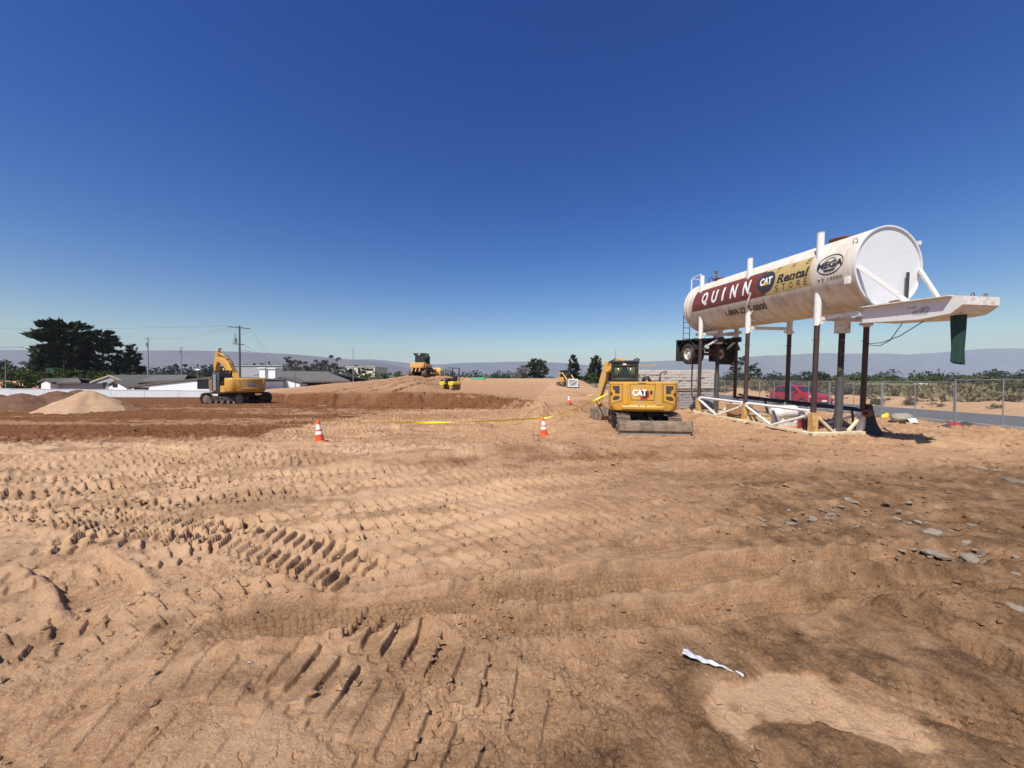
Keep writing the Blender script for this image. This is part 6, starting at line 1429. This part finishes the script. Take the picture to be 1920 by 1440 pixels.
p = W(93, 698, 88); o = thing('road_sign', 'dark green road sign in front of the big cypress', 'sign', (p.x, 88, gz(p.x, 88) - 1)); zz = p.z - o.location.z
MB().box((0, 0, zz), (1.7, .08, 1.9)).build('sign_board', 'sign_green', o)
for sx in (-.8, .8): MB().cyl((sx, .1, 0), (sx, .1, zz + .9), .06).build('sign_post', 'metal_grey', o)
for k in range(3): MB().box((0, -.045, zz - .55 + .5 * k), (1.3, .01, .12)).build('sign_line', 'leaf_green', o)

# ---------------------------------------------------------------- trees
def leaves(P, size, rng, flat=0.0, stretch=1.0, direct=None):
    """one mesh of many small two-triangle leaf tufts at points P"""
    n = len(P); d = rng.standard_normal((n, 3)); d[:, 2] *= (1 - flat)
    if direct is not None: d = d * .55 + direct
    d /= np.linalg.norm(d, axis=1, keepdims=True) + 1e-9; e = rng.standard_normal((n, 3)); e -= d * (e * d).sum(1, keepdims=True); e /= np.linalg.norm(e, axis=1, keepdims=True) + 1e-9
    s = size * (.6 + .8 * rng.random((n, 1))); a = P - d * s * stretch * .5; b = P + e * s * .38; c = P + d * s * stretch * .6; f = P - e * s * .38 + np.cross(d, e) * s * .15
    V = np.stack([a, b, c, f], 1).reshape(-1, 3); F = np.arange(4 * n).reshape(-1, 4); return V, F
def leafobj(name, V, F, mat, parent):
    me = bpy.data.meshes.new(name); me.from_pydata(V.tolist(), [], F.tolist()); me.materials.append(M(mat)); o = bpy.data.objects.new(name, me); COL.objects.link(o); o.parent = parent; return o
def tree(name, label, d, px0, px1, pytop, kind, seed, zb=None, group=None, n=2600, trunk_px=None, cat='tree'):
    """kind: cypress, conifer, round, euc, bush"""
    rng = np.random.default_rng(seed); a, b = W(px0, 712, d), W(px1, 712, d); w = (b.x - a.x) / 2; cx = (a.x + b.x) / 2; ztop = W(px0, pytop, d).z
    zb = gz(cx, d) - .2 if zb is None else zb; h = ztop - zb; o = thing(name, label, cat, (cx, d, zb), 0, group); mats = {'cypress': 'leaf_cypress', 'conifer': 'leaf_pine', 'round': 'leaf_pine', 'euc': 'leaf_euc', 'bush': 'leaf_green', 'grey': 'leaf_greygreen', 'scrub': 'leaf_scrub'}
    lean = rng.uniform(-.04, .04) * h; tr = MB(); r0 = max(.02 * h, .05)
    tr.tube([(0, 0, 0), (lean * .3, 0, h * .3), (lean, 0, h * .62), (lean * 1.2, 0, h * .86)], [r0, r0 * .8, r0 * .5, r0 * .15], 8)
    cl = []   # clump centres + radii
    if kind == 'cypress':
        for k in range(130):
            z = h * (.08 + .88 * rng.random() ** .9); q = z / h; env = w * (1.0 if q < .55 else math.sqrt(max(1 - ((q - .55) / .48) ** 2, .02))); t = rng.uniform(0, 2 * math.pi); rr = env * math.sqrt(rng.random()) * .95
            cl.append((rr * math.cos(t), rr * math.sin(t) * .6, z, .10 * w + .06 * w * rng.random(), .4))
    elif kind == 'conifer':
        for k in range(46):
            z = h * (.12 + .86 * rng.random()); q = z / h; env = w * (1.02 - .92 * q ** 1.4) * (.75 + .35 * rng.random()); t = rng.uniform(0, 2 * math.pi); rr = env * (.35 + .65 * rng.random()); cl.append((rr * math.cos(t), rr * math.sin(t), z, .22 * w * (1.2 - q * .6), .5))
        for s in (-.35, .3): 
            for k in range(10): z = h * (.5 + .46 * k / 10); cl.append((s * w + rng.uniform(-.1, .1) * w, 0, z * (1 if s < 0 else .97), .2 * w * (1.25 - z / h), .3))
    elif kind == 'round':
        for k in range(60):
            t = rng.uniform(0, 2 * math.pi); ph = math.acos(1 - 1.25 * rng.random()); rr = (.55 + .42 * rng.random()); cl.append((w * rr * math.sin(ph) * math.cos(t), w * rr * math.sin(ph) * math.sin(t), h * .40 + h * .56 * rr * math.cos(ph), .20 * w, .5))
        for k in range(16): t = rng.uniform(0, 2 * math.pi); cl.append((w * .7 * math.cos(t) * rng.random(), w * .6 * math.sin(t), h * rng.uniform(.1, .4), .22 * w, .5))
    elif kind == 'euc':
        for k in range(18):
            t = rng.uniform(0, 2 * math.pi); rr = w * math.sqrt(rng.random()); z = h * (.30 + .66 * rng.random()); c = (rr * math.cos(t), rr * math.sin(t) * .7, z, .22 * w * (.6 + .6 * rng.random()), .7); cl.append(c); tr.tube([(lean * .3, 0, h * .28), (c[0] * .5, c[1] * .5, (h * .28 + z) / 2 + .05 * h), c[:3]], [r0 * .5, r0 * .3, r0 * .1], 5)
    else:
        for k in range(26):
            t = rng.uniform(0, 2 * math.pi); rr = w * math.sqrt(rng.random()) * .85; z = h * (.15 + .72 * rng.random() * math.sqrt(max(1 - (rr / w) ** 2, .05))); cl.append((rr * math.cos(t), rr * math.sin(t) * .8, z, .24 * w, .6))
    cl = np.array(cl); wt = cl[:, 3] ** 2; k = rng.choice(len(cl), n, p=wt / wt.sum()); v = rng.standard_normal((n, 3)); v /= np.linalg.norm(v, axis=1, keepdims=True); rad = rng.random((n, 1)) ** (1 / 2.2)
    P = cl[k, :3] + v * rad * cl[k, 3:4] * np.array([1.25, 1.1, .62 if kind in ('cypress', 'conifer', 'round') else .85]); P[:, 2] = np.clip(P[:, 2], .05, h)
    size = {'cypress': .058 * w + .25, 'conifer': .10 * w + .12, 'round': .07 * w + .15, 'euc': .07 * w + .12}.get(kind, .10 * w + .05)
    if kind in ('cypress', 'conifer'):
        dr = np.stack([P[:, 0], P[:, 1], np.abs(P[:, 0]) * .45 + .2 * w], 1); dr /= np.linalg.norm(dr, axis=1, keepdims=True); V, F = leaves(P, size, rng, .5, 2.0, dr * 1.2)
        for q in range(14): c = cl[rng.integers(len(cl))]; tr.tube([(lean * c[2] / h, 0, c[2] * .75), tuple(c[:3])], [r0 * .25, r0 * .06], 5)
    else: V, F = leaves(P, size, rng)
    tr.build('trunk', 'bark_grey' if kind in ('euc', 'grey') else 'bark', o); leafobj('crown', V, F, mats[kind], o); return o
tree('cypress_tree', 'huge dark spreading cypress, the tallest tree at left', 92, 60, 182, 601, 'cypress', 1, n=9000)
tree('cypress_tree', 'dark rounded cypress against the right side of the tallest one', 94, 165, 226, 616, 'cypress', 2, n=4500)
tree('cypress_tree', 'shorter dark pointed cypress left of the slim grey pole', 96, 224, 272, 643, 'conifer', 3, n=2600)
tree('cypress_tree', 'small dark pointed cypress between the two darker ones', 95, 208, 245, 655, 'conifer', 33, n=1600)
tree('broadleaf_tree', 'bright green bushy tree in front of the cypress at far left', 80, 12, 66, 679, 'bush', 4, n=2400)
tree('broadleaf_tree', 'dark green tree left of the huge cypress', 100, 40, 84, 654, 'bush', 5, n=1800)
tree('broadleaf_tree', 'dark green tree at the extreme left edge', 110, -30, 24, 659, 'bush', 6, n=1600)
for k, (x0, x1, yt) in enumerate(((62, 110, 684), (100, 150, 680), (140, 185, 685), (178, 225, 687), (220, 262, 690), (255, 292, 693))):
    tree('hedge_shrub', 'dusky shrub under the cypresses, %s from the left' % ORD[k].replace('nearest', 'first'), 84, x0, x1, yt, 'bush', 50 + k, n=900, cat='shrub')
for k, (x0, x1, yt) in enumerate(((525, 556, 667), (552, 590, 669), (584, 616, 671), (604, 640, 664))):
    tree('eucalyptus_tree', ('leftmost wispy grey eucalyptus behind the bungalow', 'second wispy grey eucalyptus behind the bungalow', 'third grey eucalyptus behind the bungalow', 'rightmost tallest eucalyptus behind the bungalow')[k], 120, x0, x1, yt, 'euc', 10 + k, n=1500)
tree('round_tree', 'dense dark dome shaped tree on the middle horizon', 105, 984, 1031, 669, 'round', 20, zb=.8, n=3600)
tree('grey_tree', 'thin grey green tree just left of the dome shaped tree', 100, 961, 992, 678, 'grey', 21, zb=.8, n=1300)
tree('conifer_tree', 'dark twin topped conifer above the loader', 98, 1057, 1094, 667, 'conifer', 22, zb=.3, n=2200)
tree('conifer_tree', 'dark twin topped conifer just left of the mini excavator cab', 100, 1097, 1138, 668, 'conifer', 23, zb=.3, n=2400)
tree('conifer_tree', 'small dark conifer touching the mini excavator cab', 104, 1132, 1162, 690, 'conifer', 24, zb=.3, n=1000)
tree('pale_tree', 'low yellowish green tree under the conifers', 92, 1098, 1122, 697, 'bush', 25, zb=.3, n=800)
tree('conifer_tree', 'tall dark tree seen between the axle and the second near leg', 78, 1363, 1398, 668, 'euc', 26, zb=-.2, n=1700)
tree('conifer_tree', 'dark bushy tree right of the second near leg', 78, 1398, 1428, 678, 'round', 27, zb=-.2, n=1700)
tree('broadleaf_tree', 'dark rounded tree behind the red car', 110, 1496, 1550, 693, 'round', 28, zb=-.3, n=1900)
tree('broadleaf_tree', 'olive green tree right of the dark tree behind the car', 112, 1540, 1572, 697, 'bush', 29, zb=-.3, n=900)
for k, (x0, x1, yt, dd) in enumerate(((650, 690, 700, 82), (676, 716, 694, 84), (700, 740, 689, 82), (728, 768, 687, 80), (600, 655, 703, 88), (752, 772, 692, 78))):
    tree('hedge_shrub', 'green shrub behind the mound left of the bulldozer, %s in line' % ORD[k].replace('nearest', 'first'), dd, x0, x1, yt, 'bush', 70 + k, n=1000, cat='shrub', zb=-1.6)
for k, (x0, x1, yt) in enumerate(((868, 890, 692), (922, 938, 697), (936, 950, 695), (806, 826, 694), (828, 846, 682), (948, 958, 695), (1150, 1168, 700))):
    tree('distant_tree', 'small hazy tree on the middle horizon, %s of its line' % ORD[k].replace('nearest', 'first'), 125, x0, x1, yt, ('round', 'grey')[k in (0, 4)], 90 + k, n=700, zb=-1)
# far woods: one mass of many crowns
def woods(name, label, specs, mat, seed, nper=70):
    rng = np.random.default_rng(seed); VV = []; FF = []; off = 0
    for (px0, px1, dmin, dmax, hmin, hmax, cnt) in specs:
        for k in range(cnt):
            d = rng.uniform(dmin, dmax); x = (rng.uniform(px0, px1) - 960) / FPX * d; h = rng.uniform(hmin, hmax); r = h * rng.uniform(.45, .8); z0 = float(macro(np.array([x]), np.array([d]))[0]) - .5
            v = rng.standard_normal((nper, 3)); v /= np.linalg.norm(v, axis=1, keepdims=True); P = v * (rng.random((nper, 1)) ** .4) * np.array([r, r, h * .55]) + np.array([x, d, z0 + h * .5]); V, F = leaves(P, .16 * r + .35, rng); VV.append(V); FF.append(F + off); off += len(V)
    V = np.concatenate(VV); F = np.concatenate(FF); me = bpy.data.meshes.new(name); me.from_pydata(V.tolist(), [], F.tolist()); me.materials.append(M(mat)); o = bpy.data.objects.new(name, me); COL.objects.link(o); return tag(o, label, None, kind='stuff')
woods('far_woodland', 'distant belt of dark trees along the horizon', [(-100, 700, 170, 330, 6, 13, 150), (520, 1250, 260, 700, 5, 11, 170), (1300, 2100, 220, 600, 5, 10, 230), (-100, 2050, 700, 1600, 8, 16, 330)], 'leaf_pine', 5, 130)
woods('far_orchard', 'distant belt of lighter green trees along the horizon', [(-100, 660, 130, 240, 3, 6, 90), (1560, 2050, 130, 300, 2.5, 5, 110), (860, 1250, 180, 300, 3, 5, 40)], 'leaf_green', 6)
# scrub on the sandy bank across the road
def shrub_mesh(seed, kind):
    rng = np.random.default_rng(seed); n = 520; cl = rng.standard_normal((16, 3)) * np.array([.42, .42, .22]) + np.array([0, 0, .5]); cl[:, 2] = np.clip(cl[:, 2], .15, .95); k = rng.integers(0, 16, n); P = cl[k] + rng.standard_normal((n, 3)) * .13; P[:, 2] = np.clip(P[:, 2], .03, 1.2)
    return leaves(P, .13, rng)
sproto = []
for k in range(5):
    o = thing('scrub_bush', 'x', 'shrub', (0, 0, 0), 0, 'scrub bushes on the sandy bank beyond the road'); V, F = shrub_mesh(k, k); leafobj('foliage', V, F, ('leaf_scrub', 'leaf_dry', 'leaf_scrub', 'leaf_greygreen', 'leaf_scrub')[k], o)
    mb = MB(); r6 = random.Random(k)
    for q in range(6): a = r6.uniform(0, 6.3); mb.tube([(0, 0, -.05), (.15 * math.cos(a), .15 * math.sin(a), .25), (.4 * math.cos(a), .4 * math.sin(a), .65)], [.03, .02, .008], 5)
    mb.build('stems', 'bark', o); sproto.append(o)
r7 = random.Random(77); spots = []
for k in range(130):
    y = r7.uniform(13, 75) if k < 95 else r7.uniform(14, 40); x = (31.5 + abs(r7.gauss(0, 5))) if k < 95 else r7.uniform(27.5, 31.5); spots.append((x, y, r7.uniform(.5, 1.4) if k < 95 else r7.uniform(.12, .4)))
for k in range(40): y = r7.uniform(26, 60); spots.append((r7.uniform(27.6, 33), y, r7.uniform(.35, .9)))
for k, (x, y, s) in enumerate(spots):
    lb = '%s %s bush %s' % ('large' if s > 1 else 'medium' if s > .5 else 'small', ('olive scrub', 'dry tan', 'dusty olive', 'grey green', 'dark olive')[k % 5], 'low on the sandy slope beside the far edge of the road' if x < 31.5 else 'on top of the bank to the left of the fence panels' if y > 45 else 'on top of the bank behind the red car' if y > 30 else 'on top of the bank behind the nearest fence panels')
    if k < 5: o = sproto[k]; o.location = (x, y, gz(x, y) - .03); o.rotation_euler = (0, 0, r7.uniform(0, 6)); o.scale = (s, s, s * .85); o['label'] = lb
    else: copy_tree(sproto[k % 5], (x, y, gz(x, y) - .03), r7.uniform(0, 6), lb, (s, s, s * r7.uniform(.6, 1.0)))
# dry grass tufts, uncountable
def tufts():
    rng = np.random.default_rng(8); n = 16000; x = 31 + np.abs(rng.standard_normal(n)) * 9; y = rng.uniform(10, 110, n); z = macro(x, y); m = fbm(x * .3, y * .3, 2, 3) > -.25; x, y, z = x[m], y[m], z[m]; P = np.stack([x, y, z + .16], -1); dr = np.tile(np.array([[0, 0, 1.2]]), (len(P), 1)); V, F = leaves(P, .30, rng, 0, 1.6, dr)
    me = bpy.data.meshes.new('dry_grass'); me.from_pydata(V.tolist(), [], F.tolist()); me.materials.append(M('leaf_dry')); o = bpy.data.objects.new('dry_grass', me); COL.objects.link(o); tag(o, 'dry grass and weeds on the ground across the road', None, kind='stuff')
tufts()

# ---------------------------------------------------------------- hills on the horizon
def ridge(name, label, d, prof, seed, c1, c2, depth=1400, n=260):
    px = np.array([p[0] for p in prof], float); py = np.array([p[1] for p in prof], float); X = np.linspace(px[0], px[-1], n); hy = np.interp(X, px, py); hy = np.convolve(np.pad(hy, 6, 'edge'), np.ones(13) / 13, 'valid')
    top = EYE + (712 - hy) / FPX * d; xs = (X - 960) / FPX * d; nv = 22; vs = []
    for j in range(nv + 1):
        v = j / nv; prof_v = math.sin(math.pi * min(v, .5)) ** 1.3 if v <= .5 else math.cos(math.pi * (v - .5)) ** .8 if v < 1 else 0
        yy = d - depth * .5 + depth * v; sc = yy / d if v < .5 else 1
        nz = fbm(xs / 420, np.full(n, v * 5.), seed, 4) * (1 - abs(2 * v - 1)) * .35 * (top.max() - 0)
        z = top * prof_v + nz * min(1, 3 * abs(v - .5)) - 3
        for i in range(n): vs.append((xs[i], yy, z[i]))
    w = n; fs = [(j * w + i, j * w + i + 1, (j + 1) * w + i + 1, (j + 1) * w + i) for j in range(nv) for i in range(n - 1)]
    m = pm('hill_%d' % seed, c1, .95, var=.25, scale=.004, dirt=c2, dirt_amt=.5, dirt_scale=.006); me = MB(); me.add(vs, fs); o = me.build(name, m, smooth=80); return tag(o, label, None, kind='structure')
ridge('hill', 'dry brown ridge of hills on the left horizon', 3800, [(-500, 664), (-200, 660), (0, 655.5), (120, 656), (260, 658), (330, 656), (400, 657.5), (470, 660), (560, 664), (640, 673), (700, 676), (760, 690), (820, 712)], 1, (.085, .068, .062), (.045, .048, .045))
ridge('hill', 'blue grey hills behind the mound', 5200, [(480, 690), (560, 684), (620, 675), (700, 673), (760, 680), (820, 684), (860, 680), (930, 679), (1000, 678), (1060, 680), (1150, 690), (1260, 690), (1400, 712)], 2, (.08, .082, .085), (.05, .058, .06))
ridge('hill', 'faint blue mountains low on the right horizon', 5000, [(1000, 700), (1160, 680), (1250, 676), (1330, 672), (1420, 668), (1500, 664), (1545, 660), (1590, 664), (1640, 661), (1700, 666), (1780, 659), (1860, 652), (1960, 655), (2100, 660), (2500, 675)], 3, (.10, .11, .10), (.07, .08, .07), depth=1100)

# ---------------------------------------------------------------- air
hz = MB().box((0, 0, 218), (23000, 23000, 446)).build('haze', 'ink_white', smooth=0); hz.data.materials.clear()
hm = bpy.data.materials.new('haze_air'); hm.use_nodes = True; hn = hm.node_tree.nodes; hn.remove(hn['Principled BSDF'])
pv = hn.new('ShaderNodeVolumePrincipled'); pv.inputs['Color'].default_value = (.66, .77, 1.0, 1); pv.inputs['Density'].default_value = 9e-5; pv.inputs['Anisotropy'].default_value = 0.0
hm.node_tree.links.new(pv.outputs[0], hn['Material Output'].inputs['Volume']); hz.data.materials.append(hm)
tag(hz, 'thin pale haze over the whole valley', None, kind='stuff')
